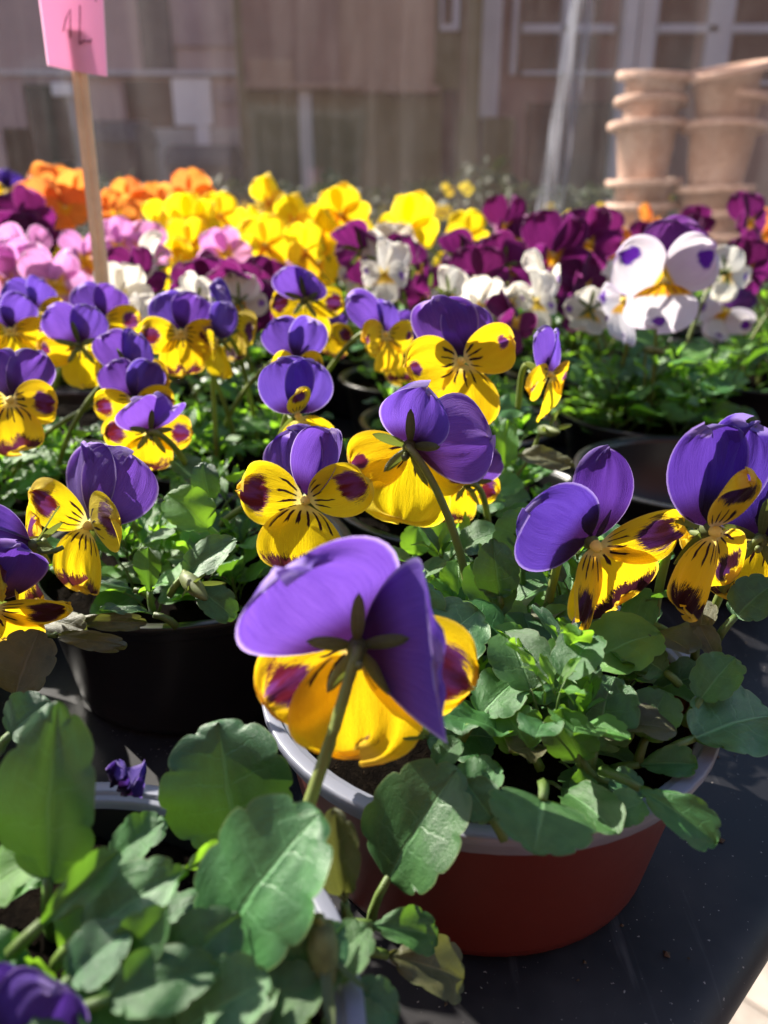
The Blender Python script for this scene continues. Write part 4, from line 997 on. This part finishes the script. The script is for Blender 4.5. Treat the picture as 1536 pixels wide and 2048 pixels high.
# withered violet petals lying between the pots
def withered(p, pos, label):
    rr_ = random.Random(3); vs, fs, uv = [], [], []; n = 14
    for j in range(n):
        for k in range(n):
            u, v = -1+2*k/(n-1), j/(n-1)
            q = V((u*.008*sin(pi*min(1, v+.15)), .003*mnoise.noise(V((u*2, v*5, 1)))*2, v*.010 + .003*mnoise.noise(V((u*4, v*4, 2)))))
            q.y += .004*sin(u*7+v*3)*v; vs.append(q); uv.append((k/(n-1), v))
    for j in range(n-1):
        for k in range(n-1): fs.append((j*n+k, j*n+k+1, (j+1)*n+k+1, (j+1)*n+k))
    o = link('withered_bloom', mesh('withered_bloom', vs, fs, VARS['indigo'][0], uv), p, MX.Translation(pos - p.location) @ MX.Rotation(.9, 4, 'Y') @ MX.Scale(.75, 4)); o['label'] = label
withered(P1, at(235, 1575, .150), 'shrivelled violet bloom')

# ------------------------------------------------------------------ pink price sign on a wooden stick
SY = .50
sg = empty('price_sign', at(212, 620, SY)); tag(sg, 'bright pink handwritten price card on a wooden stick', 'sign'); P = sg.location
a, b = at(213, 640, SY+.01), at(150, 60, SY); dn = (a-b).normalized()
vs, fs = [], []; sd = V((1, .15, 0)).normalized(); ff = V((-.15, 1, 0)).normalized()
pr = [(-.0046, -.0012), (-.0018, -.0017), (-.0012, -.0011), (.0010, -.0011), (.0016, -.0017), (.0046, -.0012), (.0046, .0012), (-.0046, .0012)]
b2 = b; a2 = V((a.x, a.y, .036)) + (a-b)*.0; a2 = b + (a-b)*((b.z-.03)/(b.z-a.z))
for q in (a2, b2):
    for (x, y) in pr: vs.append(q + sd*x*.92 + ff*y - P)
m_ = len(pr); fs = [(i, (i+1) % m_, m_+(i+1) % m_, m_+i) for i in range(m_)] + [tuple(range(m_)), tuple(range(2*m_-1, m_-1, -1))]
link('stick', mesh('stick', vs, fs, M['wood'], smooth=False), sg)
t = NT('pink_card'); tr = t.n('BsdfTranslucent'); tr.inputs[0].default_value = (.98, .62, .82, 1)
M['pink'] = t.end(t.mixs(.4, t.pbr((.97, .58, .80), .6, .3), tr.outputs[0]))
q = [at(72, -45, SY-.006), at(203, -60, SY-.006), at(214, 153, SY-.006), at(95, 131, SY-.006)]
def cardpt(u, v, off=0.0):
    return q[3].lerp(q[2], u).lerp(q[0].lerp(q[1], u), v) + V((0, .004*sin(u*pi)*1.0 - off, 0)) - P
n = 12; vs, fs = [], []
for off in (0.0, -.0006):
    for j in range(n+1):
        for i in range(n+1): vs.append(cardpt(i/n, j/n, off))
m_ = n+1
for s_, o_ in ((0, 0), (1, m_*m_)):
    for j in range(n):
        for i in range(n):
            k = o_+j*m_+i; qd = (k, k+1, k+m_+1, k+m_); fs.append(qd if s_ == 0 else qd[::-1])
link('card', mesh('card', vs, fs, M['pink']), sg)
M['ink'] = simple('ink', (.25, .06, .13), .7, .2, 60, .3)
vs, fs = [], []
for st in ([(.30, .42), (.36, .56), (.44, .66), (.42, .52), (.40, .36)], [(.60, .70), (.58, .55), (.55, .38), (.54, .30)], [(.54, .30), (.62, .34), (.72, .33), (.76, .36)], [(.86, .86), (.9, .80), (.87, .72)], [(.1, .8), (.16, .84), (.22, .83)]):
    a_, f_ = tube([cardpt(u, v, .0006) for u, v in st], .00035, 5); o_ = len(vs); vs += a_; fs += [tuple(i+o_ for i in ff_) for ff_ in f_]
link('handwriting', mesh('handwriting', vs, fs, M['ink']), sg)

# crumbs of compost scattered on the tray
vs, fs = [], []; r_ = random.Random(8)
for i in range(420):
    while True:
        x, y = r_.uniform(-.2, .45), r_.uniform(.02, .62)
        if (V((x, y, 0))-EA).dot(V((aE.y, -aE.x, 0))) < -.012 and all((V((x, y, 0))-V((q.location.x, q.location.y, 0))).length > .058 for q in (P1, P2, P3, P4, PD, PW)): break
    s = r_.choice((.0004, .0005, .0007, .0011)); a0 = r_.random()*6; o_ = len(vs)
    for k in range(4): vs.append((x+s*cos(a0+k*1.57)*r_.uniform(.6, 1.6), y+s*sin(a0+k*1.57)*r_.uniform(.6, 1.6), TZ+.0004))
    vs.append((x, y, TZ+.0004+s*r_.uniform(.4, 1.0))); fs += [(o_, o_+1, o_+4), (o_+1, o_+2, o_+4), (o_+2, o_+3, o_+4), (o_+3, o_, o_+4)]
M['crumb'] = simple('compost_crumb', (.10, .075, .05), .95, .1, 900, .5)
tag(link('compost_crumbs', mesh('compost_crumbs', vs, fs, M['crumb'], smooth=False)), 'scattered crumbs of compost on the black tray', 'compost', kind='stuff')
